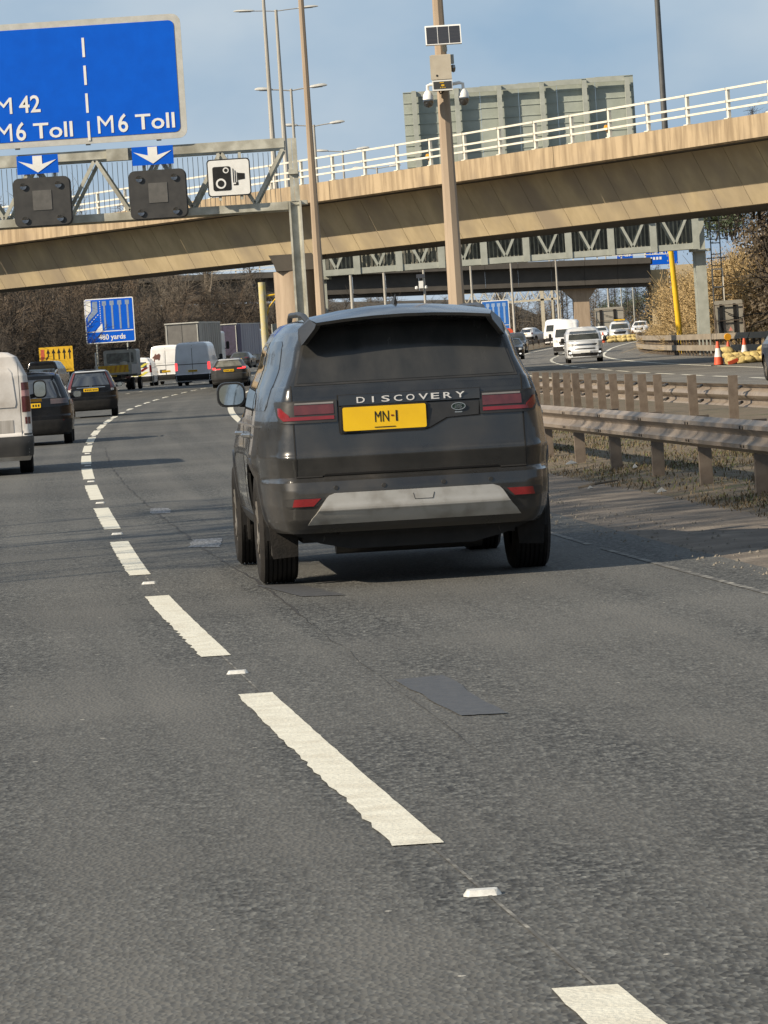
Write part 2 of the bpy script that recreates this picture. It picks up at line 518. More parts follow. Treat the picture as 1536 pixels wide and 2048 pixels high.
def tag(o, label=None, cat=None, group=None, kind=None):
    if label: o['label'] = label
    if cat: o['category'] = cat
    if group: o['group'] = group
    if kind: o['kind'] = kind
    return o
def thing(name, label, cat, loc=(0, 0, 0), rz=0.0, group=None, sc=1.0):
    o = bpy.data.objects.new(name, None)
    o.empty_display_size = 0.2
    COL.objects.link(o)
    o.location = loc
    o.rotation_euler = (0, 0, rz)
    o.scale = (sc, sc, sc)
    return tag(o, label, cat, group)
def copy_tree(o, parent=None):
    c = o.copy()
    COL.objects.link(c)
    if parent is not None:
        c.parent = parent
    for ch in [k for k in o.children]:
        copy_tree(ch, c)
    return c
def rrect(x0, x1, z0, z1, r, n=4):
    out = []
    for cx, cz, a0 in ((x1 - r, z0 + r, -pi / 2), (x1 - r, z1 - r, 0), (x0 + r, z1 - r, pi / 2), (x0 + r, z0 + r, pi)):
        for i in range(n + 1):
            a = a0 + pi / 2 * i / n
            out.append((cx + r * cos(a), cz + r * sin(a)))
    return out
def ellipse(cx, cz, rx, rz, n=24):
    return [(cx + rx * cos(2 * pi * i / n), cz + rz * sin(2 * pi * i / n)) for i in range(n)]

# lettering, made while the scene is still empty; faces -y, baseline on z = 0, starts at x = 0
def text_mesh(s, cap, width=None, bold=0.0, depth=0.004):
    cu = bpy.data.curves.new("lettering", 'FONT')
    cu.body = s
    cu.size = 1.0
    cu.offset = bold
    cu.extrude = 0.02
    cu.resolution_u = 3
    ob = bpy.data.objects.new("lettering", cu)
    COL.objects.link(ob)
    dg = bpy.context.evaluated_depsgraph_get()
    me = bpy.data.meshes.new_from_object(ob.evaluated_get(dg))
    bpy.data.objects.remove(ob)
    bpy.data.curves.remove(cu)
    co = np.empty(len(me.vertices) * 3)
    me.vertices.foreach_get('co', co)
    co = co.reshape(-1, 3)
    x0, x1 = co[:, 0].min(), co[:, 0].max()
    z0, z1 = co[:, 1].min(), co[:, 1].max()
    base = 0.0
    sz = cap / 0.729
    sx = sz if width is None else width / (x1 - x0)
    out = np.stack([(co[:, 0] - x0) * sx, -np.sign(co[:, 2]) * depth, co[:, 1] * sz], 1)
    me.vertices.foreach_set('co', out.ravel())
    me.materials.clear()
    me.update()
    return me
TX = {}
for key, a in {
    'M42a': ("M", 0.44, 0.42, .0), '42': ("42", 0.44, 0.54, .014), 'M6M': ("M", 0.47, 0.40, .0), '6': ("6", 0.47, 0.25, .014), 'Toll': ("Toll", 0.40, 1.0, .014),
    'yards': ("480 yards", 0.42, 2.1, .02), 'A489': ("A 489", 0.45, 1.5, .02), 'NORTH': (": NORTH", 0.42, 2.6, .02), 'plate': ("MN", 0.076, 0.094, 0.0, .0012), 'plate_i': ("I", 0.076, 0.012, 0.0, .0012),
    'LAND': ("LAND", 0.011, 0.042, 0.0), 'ROVER': ("ROVER", 0.011, 0.05, 0.0)}.items():
    TX[key] = text_mesh(*a)
for ch in "DISCOVERY":
    TX['L' + ch] = text_mesh(ch, 0.042, {'I': 0.012, 'V': .062, 'Y': .06}.get(ch, 0.055), 0.008, .003)
def letter(key, mat, parent, x, y, z, name="lettering"):
    o = put(name, TX[key] if not TX[key].users else TX[key].copy(), mat, parent)
    o.location = (x, y, z)
    return o

# ------------------------------------------------------------------ ground, roads
def ribbon(name, s0, s1, y0, y1, z, mat, parent=None, ds=3.0, dy=4.0, prof=None, kind='structure'):
    """strip of ground that follows the road; u,v = metres across and along. prof: list of (s, z)"""
    if prof is None:
        k = max(1, int((s1 - s0) / ds))
        prof = [(s0 + (s1 - s0) * i / k, z) for i in range(k + 1)]
    m = MB()
    ny = max(1, int((y1 - y0) / dy))
    uv = []
    for j in range(ny + 1):
        y = y0 + (y1 - y0) * j / ny
        for s, zz in prof:
            zz = zz(y) if callable(zz) else zz
            m.v.append((XL(y) + s, y, ZG(y) + zz))
            uv.append((s, y))
    n = len(prof)
    for j in range(ny):
        for i in range(n - 1):
            a = j * n + i
            m.f.append((a, a + 1, a + n + 1, a + n))
    me = m.mesh(name)
    lay = me.uv_layers.new(name="UVMap")
    for lp in me.loops:
        lay.data[lp.index].uv = uv[lp.vertex_index]
    o = put(name, me, mat, parent, 40)
    if parent is None:
        o['kind'] = kind
    return o

g = MB()
g.strip([[(x, y, -0.35) for x in (-3000, -400, 0, 400, 3000)] for y in (-800, 0, 800, 2500, 6000)])
tag(g.build("ground", GROUND), kind='structure')
road = ribbon("carriageway", -17.5, 3.9, -30, 640, 0.0, ASPH, ds=1.8)
road2 = ribbon("opposite_carriageway", 14.2, 25.9, -30, 640, 0.0, ASPH2, ds=1.8)
def sm(a, b, t):
    t = min(1, max(0, (t - a) / (b - a)))
    return t * t * (3 - 2 * t)
reserve = ribbon("reserve_verge", 4.6, 14.2, -30, 640, 0, VERGE, prof=[(4.85, .0), (5.1, .03), (5.8, .09), (7, .11), (10, .12), (13, .08), (14.2, .0)], dy=3)
dirt = ribbon("dirt_strip", 3.9, 5.3, -30, 640, 0.0, DIRT, prof=[(3.9, .0), (4.4, .018), (4.9, .03), (5.3, .035)], dy=3)
lbank = ribbon("left_embankment", 0, 0, -40, 640, 0, BANKM, prof=[(-17.5, 0), (-19, .1), (-22, .5), (-27, 3.2), (-33, 6.2), (-40, 6.8), (-60, 6.8), (-90, 4), (-120, -.3)], dy=8)
rbank = ribbon("right_embankment", 0, 0, -40, 640, 0, BANKR, prof=[(25.9, 0), (27.2, .05), (29, .4), (33, 2.6), (39, 5.6), (46, 7.4), (60, 7.6), (90, 5), (120, -.3)], dy=8)

# painted markings: each dash is a piece of the carriageway
def dash(name, s, y0, y1, w, mat, parent, ragged=False, z=.004):
    m = MB()
    n = 46 if ragged else max(1, int((y1 - y0) / 3))
    L, Rr = [], []
    for i in range(n + 1):
        y = y0 + (y1 - y0) * i / n
        j = 0
        if ragged and i % 2 and y < (y0 * .45 + y1 * .55):
            j = random.uniform(0, .018)
        elif ragged:
            j = random.uniform(-.006, .006)
        L.append((XL(y) + s - w / 2 + j, y, ZG(y) + z))
        Rr.append((XL(y) + s + w / 2 + random.uniform(-.002, .002), y, ZG(y) + z))
    m.strip([L, Rr])
    m.f = [tuple(reversed(f)) for f in m.f]
    return m.build(name, mat, parent)
for k in range(-1, 50):
    y0 = 13.2 + 8.9 * k
    dash("lane_dash", 0.0, y0, y0 + (6.0 if y0 < 118 else 3.2) + (0.3 if k == 0 else -.2 if k < 0 else 0), .165, PAINT, road, ragged=k < 6)
for s in (-3.6, -7.2, -10.8):
    for k in range(0, 46):
        y0 = 16.5 + 9.0 * k
        dash("lane_dash", s, y0, y0 + 2.2, .15, PAINT, road)
dash("edge_line", -14.6, -20, 500, .2, PAINT, road)
for a, b, mt in ((14, 30.5, WORN), (31.2, 36, WORN), (37, 52, WORN), (54, 84, WORN)):
    dash("edge_line", 3.40, a, b, .05, mt, road)
dash("edge_line", 3.42, 84.5, 420, .17, PAINT, road)
dash("edge_line", 14.95, -20, 500, .18, PAINT, road2)
dash("edge_line", 21.6, -20, 500, .2, PAINT, road2)
for k in range(0, 46):
    y0 = 40 + 9.0 * k
    dash("lane_dash", 18.25, y0, y0 + 6.2, .17, PAINT, road2)
sm_ = MB().add([(-.095, -.03, 0), (-.07, -.055, 0), (.07, -.055, 0), (.095, -.03, 0), (.095, .03, 0), (.07, .055, 0), (-.07, .055, 0), (-.095, .03, 0),
                (-.075, -.02, .02), (-.06, -.03, .02), (.06, -.03, .02), (.075, -.02, .02), (.075, .02, .02), (.06, .03, .02), (-.06, .03, .02), (-.075, .02, .02)],
               [tuple(range(8, 16))] + [(i, (i + 1) % 8, 8 + (i + 1) % 8, 8 + i) for i in range(8)])
sm_.v = [(x * .58, y * .75, z * .8) for x, y, z in sm_.v]
stud_me = sm_.mesh("road_stud")
STUD = M("stud_white", (0.62, 0.62, 0.58), (0.45, 0.45, 0.42), scale=40, rough=0.4)
for k in range(0, 26):
    y = 11.92 + 8.9 * k - 8.9
    if y < 4: continue
    o = put("road_stud", stud_me, STUD, road)
    o.location = rd(.02, y, .001)
# crack sealing and patches
PATCH = M("patch_tar", (0.050, 0.053, 0.058), (0.072, 0.074, 0.076), scale=14, rough=0.6, bump=.2)
PATCHW = M("patch_scuffed", (0.20, 0.21, 0.22), (0.075, 0.076, 0.078), scale=5, rough=0.7, stretch=(9, 1.2, 1), lo=.4, hi=.6)
def patch4(name, pts, mat, z=.004):
    m = MB()
    n = len(pts)
    m.add([(x, y, z) for x, y in pts], [tuple(range(n))])
    return m.build(name, mat, road)
def jag(a, b, n, r):
    return [(a[0] + (b[0] - a[0]) * i / n + random.uniform(-r, r), a[1] + (b[1] - a[1]) * i / n + random.uniform(-r, r)) for i in range(n)]
def jpoly(pts, r=.012, n=6):
    out = []
    for i, p in enumerate(pts):
        out += jag(p, pts[(i + 1) % len(pts)], n, r)
    return out
patch4("tar_patch", jpoly([(.27, 17.65), (.46, 17.62), (.235, 19.85), (.0, 19.75)], .011, 7), PATCH, .0045)
patch4("tar_patch", jpoly([(-.56, 26.95), (-.28, 26.8), (-.62, 28.45), (-.92, 28.6)]), PATCH)
patch4("scuffed_patch", jpoly([(-1.67, 35.0), (-1.39, 34.7), (-1.42, 36.4), (-1.70, 36.5)]), PATCHW)
patch4("scuffed_patch", jpoly([(-2.42, 43.2), (-2.21, 43.1), (-2.3, 44.6), (-2.52, 44.8)]), PATCHW)
TAR = M("crack_tar", (0.022, 0.021, 0.02), (0.035, 0.033, 0.03), scale=20, rough=.75)
m = MB()
L, Rr = [], []
for i in range(150):
    y = 16 + i * .42
    s = np.interp(y, [16, 25, 28.6, 31.6, 36, 41.4, 50, 60.5, 79], [.60, .72, .76, .71, .64, .56, .48, .40, .34]) + random.uniform(-.018, .018)
    w = random.uniform(.004, .02) * (.3 + .7 * abs(sin(y * 1.9) * sin(y * .7))) if y > 25 else random.uniform(.0004, .003)
    L.append((XL(y) + s - w, y, .003)); Rr.append((XL(y) + s + w, y, .003))
m.strip([L, Rr]); m.f = [tuple(reversed(f)) for f in m.f]
m.build("crack_seal", TAR, road)
m = MB()          # thin worn guide line in the gaps
L, Rr = [], []
for i in range(60):
    y = 4 + i * .6
    L.append((XL(y) + .03, y, .0025)); Rr.append((XL(y) + .042, y, .0025))
m.strip([L, Rr]); m.f = [tuple(reversed(f)) for f in m.f]
m.build("guide_line", WORN, road)

# ------------------------------------------------------------------ crash barriers
def wprofile(zc, h=.29, dpt=.085, face=-1):       # corrugated beam section as (x, z); face -1 = corrugations bulge towards -x
    pts = []
    for t, d in ((0, .15), (.06, .35), (.14, .95), (.27, 1.0), (.38, .35), (.5, .08), (.62, .35), (.73, 1.0), (.86, .95), (.94, .35), (1, .15)):
        pts.append((face * d * dpt, zc - h / 2 + h * t))
    return pts
BOLT = M("bolt_dark", (0.05, 0.045, 0.04), rough=.6)
def beam_section(parent, y0, y1, s, zc, mat, face=-1, n=4, bolts=True, y_origin=0.0):
    m = MB()
    rows = []
    pr = wprofile(zc, face=face)
    for i in range(n + 1):
        y = y0 + (y1 - y0) * i / n
        sx = s(y) if callable(s) else s
        rows.append([(XL(y) + sx + a, y, ZG(y) + b) for a, b in pr])
    m.strip(rows)
    if face > 0: m.f = [tuple(reversed(f)) for f in m.f]
    m.f = [tuple(reversed(f)) for f in m.f]
    o = m.build("beam", mat, parent, 50)
    if bolts:
        b = MB()
        for yy in (y0 + .12, y0 + .26):
            for t in (.24, .76):
                sx = s(yy) if callable(s) else s
                b.lathe([(0, -.006), (.016, -.006), (.016, .004)], (XL(yy) + sx + face * .088, yy, zc - .155 + .31 * t), 6, 'x')
        tag(b.build("bolts", BOLT, o), kind="stuff")
    return o
def post_mesh(h, w=.11, d=.055):
    m = MB()                                        # channel post
    t = .012
    m.box((0, 0, h / 2 - .2), (w, t, h + .4))
    m.box((-w / 2 + t / 2, d / 2, h / 2 - .2), (t, d, h + .4))
    m.box((w / 2 - t / 2, d / 2, h / 2 - .2), (t, d, h + .4))
    return m.mesh("post")
PM_N, PM_F = post_mesh(.74, .12, .07), post_mesh(.93, .12, .07)
near_s = lambda y: 5.55 - 1.2 * sm(60, 100, y)
b1 = thing("crash_barrier", "brown weathered crash barrier in front of its posts, beside the big dark car", "crash barrier")
y = 27.0
while y < 170:
    beam_section(b1, y, y + 2.985, near_s, .60, BARM, bolts=y < 75)
    if y < 170:
        yy = y + .45
        o = put("post", PM_N, POSTM, b1); o.location = rd(near_s(yy) + .12, yy, .0)
        o.rotation_euler = (0, random.uniform(-.03, .03), road_yaw(yy) + random.uniform(-.06, .06))
    y += 3.0
b2 = thing("crash_barrier", "crash barrier with tall posts standing proud of its beam, across the grass reserve", "crash barrier")
y = 30.0
while y < 190:
    beam_section(b2, y, y + 3.185, 8.4, .66, BARM, face=1, bolts=False)
    for yy in ((y + .5,) if y < 58 else (y + .5, y + 2.1)):
        o = put("post", PM_F, POSTM, b2); o.location = rd(8.22, yy, 0)
        o.rotation_euler = (0, random.uniform(-.03, .03), road_yaw(yy) + random.uniform(-.1, .1))
    if y < 80:
        c = MB()                                    # dark bracket that holds the beam off the post
        for dz in (.56, .76):
            c.tube([(XL(y + .5) + 8.30, y + .47, dz), (XL(y + .6) + 8.36, y + .62, dz + .02), (XL(y + .8) + 8.32, y + .84, dz)], .018, 5)
        c.build("bracket", BOLT, b2)
    y += 3.2
# barrier behind the cones: timber-coloured double rail
b3 = thing("crash_barrier", "long double-rail crash barrier on the verge behind the cones and yellow sandbags", "crash barrier")
s3 = lambda y: float(np.interp(y, [120, 186, 200, 221, 260, 300, 340], [27.2, 26.2, 25.5, 24.9, 24.3, 23.9, 23.6]))
BAR3 = M("barrier_pale", (0.34, 0.29, 0.22), (0.25, 0.21, 0.155), scale=1.5, rough=.65, metal=.2, stretch=(1, .3, 1), detail=7)
y = 120.0
while y < 330:
    for zc in (.42, .98):
        m = MB()
        a, c = Vector(rd(s3(y), y, zc)), Vector(rd(s3(y + 3.98), y + 3.98, zc))
        m.bar(a, c, .1, .28)
        m.build("beam", BAR3, b3)
    for q in range(2):
        yy = y + 1 + 2 * q
        m = MB(); p = rd(s3(yy) + .14, yy, 0); m.box((p[0], p[1], p[2] + .5), (.1, .12, 1.2)); m.build("post", POSTM, b3)
    y += 4.0
b4 = thing("crash_barrier", "dark distant crash barrier along the far side of the reserve under the second overpass", "crash barrier")
for i in range(40):
    y = 250 + i * 7
    m = MB(); m.bar(rd(13.2, y, .62), rd(13.2, y + 6.96, .62), .08, .32); m.build("beam", POSTM, b4)
    m = MB(); p = rd(13.3, y + 1, 0); m.box((p[0], p[1], p[2] + .35), (.1, .1, .9)); m.build("post", POSTM, b4)

# ------------------------------------------------------------------ flyover
_by = np.array([143.0, 162.0, 178.5, 210.0]); _bx = np.array([14.05, 5.4, -1.83, -18.4])
_bc = np.polyfit(_by, _bx, 2)
BX = lambda y: float(np.polyval(_bc, y))
def bpt(y, v, z):                                  # v = metres behind the near face
    dx = float(np.polyval(np.polyder(_bc), y))
    t = Vector((dx, 1, 0)).normalized()
    nrm = Vector((t.y, -t.x, 0))                   # towards +x, away from the sunny side
    return Vector((BX(y), y, 0)) + nrm * v + Vector((0, 0, z))
def bsweep(name, prof, y0, y1, mat, parent, n=4, closed=False, sm_=30):
    m = MB()
    rows = []
    for i in range(n + 1):
        y = y0 + (y1 - y0) * i / n
        r = [bpt(y, v, z) for v, z in prof]
        if closed: r.append(r[0])
        rows.append(r)
    m.strip(rows)
    if closed:
        k = len(prof) + 1
        m.f.append(tuple(range(k - 1))); m.f.append(tuple(n * k + i for i in reversed(range(k - 1))))
    return m.build(name, mat, parent, sm_)
fly = thing("flyover", "concrete flyover crossing above the motorway with sunlit edge beam and white railing", "flyover")
Y0, Y1 = 122.0, 232.0
ZT = 8.72
y = Y0
segs = [Y0, 139.5, 158.4, 177.2, 195, 214, Y1]
for a, b in zip(segs[:-1], segs[1:]):
    bsweep("edge_beam", [(0, ZT), (0, ZT - .80), (.16, ZT - .86), (.40, ZT - .80), (.40, ZT)], a + .02, b - .02, CONC, fly, n=6, closed=True, sm_=25)
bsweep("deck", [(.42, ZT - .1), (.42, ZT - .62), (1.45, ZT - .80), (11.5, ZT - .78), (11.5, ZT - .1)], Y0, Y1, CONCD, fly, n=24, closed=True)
bsweep("edge_beam", [(11.52, ZT), (11.52, ZT - .8), (11.95, ZT - .8), (11.95, ZT)], Y0, Y1, CONC, fly, n=24, closed=True)
y = Y0
while y < Y1 - .1:                                 # precast web panels with open joints
    a, b = y + .012, y + 2.2
    bsweep("web_panel", [(1.47, ZT - .82), (2.57, 5.78), (2.97, 5.78), (1.9, ZT - .82)], a, b, CONC2, fly, n=1, closed=True, sm_=20)
    y += 2.215
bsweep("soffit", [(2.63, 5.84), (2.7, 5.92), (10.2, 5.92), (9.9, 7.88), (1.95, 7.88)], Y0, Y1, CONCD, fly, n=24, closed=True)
rail_z = [.18 + .17, .62, 1.06]
posts = []
y = Y0 + 1.0
k = 0
rm = post_m = None
while y < Y1:
    m = MB()
    m.box((0, 0, .54), (.10, .14, 1.1)); m.box((0, 0, .02), (.26, .3, .04))
    if post_m is None: post_m = m.mesh("railing_post")
    o = put("railing_post", post_m, WRAIL, fly)
    p = bpt(y, .2, ZT); o.location = p
    dx = float(np.polyval(np.polyder(_bc), y)); o.rotation_euler = (0, 0, atan2(-dx, 1))
    y2 = y + 2.85
    for i, rz in enumerate(rail_z):
        mm = MB(); mm.bar(bpt(y + .03, .14, ZT + rz), bpt(y2 - .03, .14, ZT + rz), .07, .075); mm.build("rail", WRAIL, fly)
    if k % 5 == 1:                                 # small amber marker lamps on the kerb
        mm = MB(); mm.tube([bpt(y + .35, .32, ZT), bpt(y + .35, .32, ZT + .32)], .06, 8); q = mm.build("lamp_stub", WRAIL, fly)
        mm = MB(); c = bpt(y + .35, .30, ZT + .40); mm.lathe([(.02, -.12), (.12, -.09), (.15, 0), (.12, .09), (.02, .12)], c, 10, 'y')
        mm.build("amber_lens", M("amber", (.75, .36, .02), (.6, .28, .02), rough=.3), q, 40)
    y = y2; k += 1
# pier in the reserve
px, py_ = -2.9, 186.0
mm = MB(); mm.lathe([(.0, -.5), (1.0, -.5), (1.0, 5.15), (0, 5.15)], (px - .35, py_, 0), 24)
mm.build("pier", COLM, fly, 40)
mm = MB(); mm.plate([(-1.0, 5.17), (.75, 5.17), (1.0, 5.55), (1.5, 5.9), (-1.3, 5.9), (-1.1, 5.5)], py_ - 1.0, py_ + 1.0)
for i in range(len(mm.v)): mm.v[i] = (mm.v[i][0] + px - .2, mm.v[i][1], mm.v[i][2])
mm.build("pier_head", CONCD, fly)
for (x_, y_) in ((26.0, 139),):
    mm = MB(); mm.lathe([(0, -.5), (1.0, -.5), (1.0, 5.9), (0, 5.9)], (x_, y_, 0), 20); mm.build("pier", COLM, fly, 40)

# second overpass, far away, in its own shade
o2 = thing("overpass", "dark distant overpass spanning straight across the motorway behind the lattice gantry", "overpass")
def o2z(x): return 9.95 - (x - 34) * .026
def o2seg(name, x0, x1, zt, zb, y0, y1, mat):
    m = MB()
    vs = []
    for x in (x0, x1):
        for yy in (y0, y1):
            vs += [(x, yy, o2z(x) + zb), (x, yy, o2z(x) + zt)]
    m.add(vs, [(0, 1, 5, 4), (2, 6, 7, 3), (0, 4, 6, 2), (1, 3, 7, 5), (0, 2, 3, 1), (4, 5, 7, 6)])
    return m.build(name, mat, o2)
SHD = M("overpass_shade_dark", (0.075, 0.068, 0.058), (0.055, 0.05, 0.043), scale=.6, rough=.8, detail=7)  # the shade on the overpass is put into this dark colour
for i in range(20):
    x0 = -46 + i * 4.0
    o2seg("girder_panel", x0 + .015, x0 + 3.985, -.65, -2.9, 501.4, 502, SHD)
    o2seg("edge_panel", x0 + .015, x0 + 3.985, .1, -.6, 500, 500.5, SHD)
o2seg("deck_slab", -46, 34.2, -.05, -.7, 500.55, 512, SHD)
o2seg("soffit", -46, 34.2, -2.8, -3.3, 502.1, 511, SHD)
for i in range(28):
    x = -45 + i * 2.9
    o2seg("railing_post", x, x + .14, 1.25, .1, 500.1, 500.25, WRAIL)
for j, z in enumerate((.4, .8, 1.2)):
    o2seg("rail", -46, 36, z + .09, z, 500.0, 500.08, WRAIL)
mm = MB(); mm.plate([(24.55, -.5), (26.45, -.5), (26.45, 5.6), (27.6, 7.0), (23.2, 7.0), (24.55, 5.6)], 503, 506); mm.build("pier", COLM, o2)
mm = MB(); mm.plate([(24.0, .6), (28.2, .6), (28.2, 1.6), (24.0, 1.6)], 502.2, 502.9); mm.build("pier_plinth", COLM, o2)
mm = MB(); mm.box((37.2, 508, 4.5), (6.2, 8, 8.2)); mm.build("abutment", CONC2, o2)
mm = MB(); mm.box((38.6, 503.6, 5.0), (4.2, .8, 8.0)); mm.build("wing_wall", CONC2, o2)
mm = MB(); mm.box((-48, 508, 4.5), (6, 8, 8.2)); mm.build("abutment", CONC2, o2)

# ------------------------------------------------------------------ light columns
def column_shaft(h, r0, rm, r1, n=8):
    m = MB(); m.lathe([(r0 * 1.25, -.3), (r0 * 1.25, .9), (r0, 1.0), (rm, h * .5), (r1, h), (0, h)], (0, 0, 0), n)
    return m.mesh("shaft")
SH_BIG, SH_ST = column_shaft(15.6, .15, .085, .06), column_shaft(15.6, .14, .10, .07, 10)
def head_mesh():
    m = MB()
    rows = []
    for t, w, h in ((0, .06, .05), (.08, .14, .10), (.5, .17, .14), (.8, .14, .12), (.95, .05, .05)):
        rows.append([(t, w * cos(a), .02 + h * max(-.35, sin(a))) for a in [2 * pi * i / 10 for i in range(11)]])
    m.strip(rows)
    return m.mesh("lamp_head")
HEADM = head_mesh()
HEADMAT = M("lamp_head_grey", (.5, .5, .46), (.4, .4, .37), rough=.5)
LENS = M("lamp_bowl", (.25, .25, .24), (.2, .2, .2), rough=.2)
cols = [(1.45, 70, 'b', "thick concrete lamp column carrying the solar camera box, behind the big dark car"), (-1.34, 112, 'b', "tall brown concrete lamp column just beyond the end post of the sign gantry"),
        (-3.96, 189, 'd', "slim steel lamp column rising out of frame behind the gantry beam beside the blue sign"), (-3.46, 191, 'd', "twin-arm lamp column with its lamp heads highest in the sky beside the tall pole"),
        (-3.51, 223, 's', "twin-arm lamp column with lamp heads midway down the row above the gantry end"), (-2.82, 260, 's', "twin-arm lamp column with its lamp heads lowest, just above the flyover railing"),
        (-1.30, 297, 's', "thin lamp column seen below the lattice gantry, first after the concrete pier"), (1.21, 334, 's', "thin lamp column seen below the lattice gantry, beside the small distant camera unit"),
        (4.89, 371, 's', "thin distant lamp column that carries the small white camera unit"), (10.01, 408, 's', "thin distant lamp column by the rear roof corner of the big dark car"),
        (15.23, 445, 's', "thin distant lamp column just past the blue lane sign beyond the big car"), (21.73, 482, 's', "thin distant lamp column in front of the second overpass, above the white van with high roof"),
        (27.09, 520, 's', "pale far lamp column seen through the second overpass next to its pier"), (32.02, 560, 's', "pale far lamp column seen through the second overpass near the works sign back")]
for i, (x, y, k, lab) in enumerate(cols):
    t = thing("light_column", lab, "lamp post", (x, y, ZG(y) + (8.0 if k == 'd' else 0)), 0.0, "lamp columns along the reserve")
    if k == 'd': t.scale = (1, 1, .592 if y > 190 else .68)      # shorter ones stand on the flyover deck
    put("shaft", SH_BIG if k == 'b' else SH_ST, COLM if k == 'b' else STEELC, t, 25)
    m = MB(); m.tube([(-1.05, 0, 15.62), (-.6, 0, 15.58), (0, 0, 15.5), (.6, 0, 15.58), (1.05, 0, 15.62)], .035, 6); m.build("arm", STEELC, t, 40)
    for sgn in (-1, 1):
        h = put("lamp_head", HEADM, HEADMAT, t, 40); h.location = (sgn * 1.0, 0, 15.6); h.rotation_euler = (0, -.06, 0 if sgn > 0 else pi)
        if i < 6:
            m = MB(); m.box((.42, 0, -.02), (.55, .2, .06)); m.build("lamp_bowl", LENS, h)
t = thing("light_column", "dark steel lamp column standing behind the flyover railing beside the big grey sign back", "lamp post", (12.1, 165, 8.0), 0, "lamp columns along the reserve")
m = MB(); m.lathe([(.13, -.1), (.12, 2), (.09, 12), (0, 12)], (0, 0, 0), 10); m.build("shaft", M("pole_dark", (.12, .12, .115), (.09, .09, .085), rough=.5, metal=.3), t, 40)
m = MB(); m.tube([(0, 0, 11.8), (1.6, 0, 12.2)], .05, 6); m.build("arm", STEELC, t)

# solar camera unit on the first column
def dome_camera(parent, x, sgn):
    m = MB(); m.tube([(x - sgn * .20, 0, .10), (x - sgn * .06, 0, .12), (x, 0, .10), (x, 0, .0)], .028, 8); a = m.build("camera_arm", SIGNW, parent, 40)
    m = MB(); m.lathe([(.03, .02), (.05, .0), (.085, -.06), (.09, -.13), (.0, -.13)], (x, 0, 0), 16); b = m.build("dome_housing", SIGNW, parent, 40)
    m = MB(); m.lathe([(.083, -.13), (.085, -.17), (.07, -.23), (.035, -.26), (0, -.265)], (x, 0, 0), 16); m.build("dome_glass", GLASS, parent, 40)
cab = thing("camera_cabinet", "beige equipment cabinet with white dome cameras strapped to the concrete lamp column", "camera box", (1.545, 69.72, 5.78))
m = MB(); m.box((-.11, .0, .30), (.33, .22, .60)); m.build("cabinet", M("cabinet_beige", (.50, .45, .35), (.44, .39, .30), scale=5, rough=.5), cab)
m = MB(); m.box((-.12, -.125, .385), (.35, .03, .40)); d = m.build("cabinet_door", M("cabinet_beige", None), cab)
m = MB(); m.lathe([(0, -.005), (.018, -.005), (.018, .01)], (-.19, -.14, .25), 10, 'y'); m.build("lock", BLACKP, d)
m = MB(); m.box((-.11, -.125, .085), (.34, .03, .175)); nt = m.build("notice_plate", SIGNW, cab)
m = MB(); m.box((-.11, -.1445, .09), (.30, .008, .12)); m.build("notice_panel", M("notice_dark", (.05, .05, .05), rough=.5), nt)
m = MB()
m.plate(ellipse(-.105, .085, .03, .018, 12), -.152, -.149); m.box((-.12, -.15, .13), (.07, .004, .012))
for dx in (-.14, -.105, -.07): m.plate([(dx - .012, .04), (dx + .012, .04), (dx, .062)], -.152, -.149)
tag(m.build("notice_symbols", SIGNY, nt), kind="stuff")
m = MB(); m.box((.085, .02, .52), (.05, .15, .15)); m.build("side_box", GALV, cab)
m = MB(); m.lathe([(.0, .06), (.035, .05), (.042, 0), (.03, -.06), (0, -.075)], (.09, .0, .37), 10); m.build("sensor", GLASS, cab, 40)
m = MB(); m.tube([(-.17, -.02, 0), (-.15, -.02, -.05), (-.12, -.02, -.04), (-.1, .0, 0)], .012, 5); m.build("cable", BLACKP, cab)
dome_camera(cab, -.36, -1); dome_camera(cab, .235, 1)
sp = thing("solar_panel", "tilted solar panel with silver frame above the camera cabinet on the lamp column", "solar panel", (1.50, 69.60, 6.70))
m = MB(); m.box((0, 0, 0), (.60, .035, .36), (R_(-24), 0, 0)); m.build("panel_frame", SIGNW, sp)
for i in range(3):
    m = MB(); m.box(((i - 1) * .19, -.0195 * cos(.42), .0), (.178, .012, .315), (R_(-24), 0, 0)); m.build("solar_cell", M("solar_black", (.03, .033, .04), (.045, .046, .05), scale=3, rough=.25, stretch=(1, 1, 40)), sp)
m = MB(); m.bar((0, .02, -.05), (.02, .16, -.25), .07); m.build("bracket", GALV, sp)
# distant one
cab2 = thing("camera_cabinet", "tiny distant white camera unit with solar panel on a far lamp column", "camera box", (4.6, 370.6, 6.05 + ZG(371)))
m = MB(); m.box((0, 0, .3), (.4, .3, .65)); m.build("cabinet", SIGNW, cab2)
m = MB(); m.box((0, 0, 1.05), (.75, .05, .38), (R_(-24), 0, 0)); m.build("solar_panel", M("solar_black", None), cab2)
m = MB(); m.lathe([(0, .1), (.12, .05), (.13, -.15), (0, -.25)], (-.42, 0, .1), 8); m.build("dome_camera", SIGNW, cab2)
m = MB(); m.lathe([(0, .1), (.12, .05), (.13, -.15), (0, -.25)], (.42, 0, .1), 8); m.build("dome_camera", SIGNW, cab2)

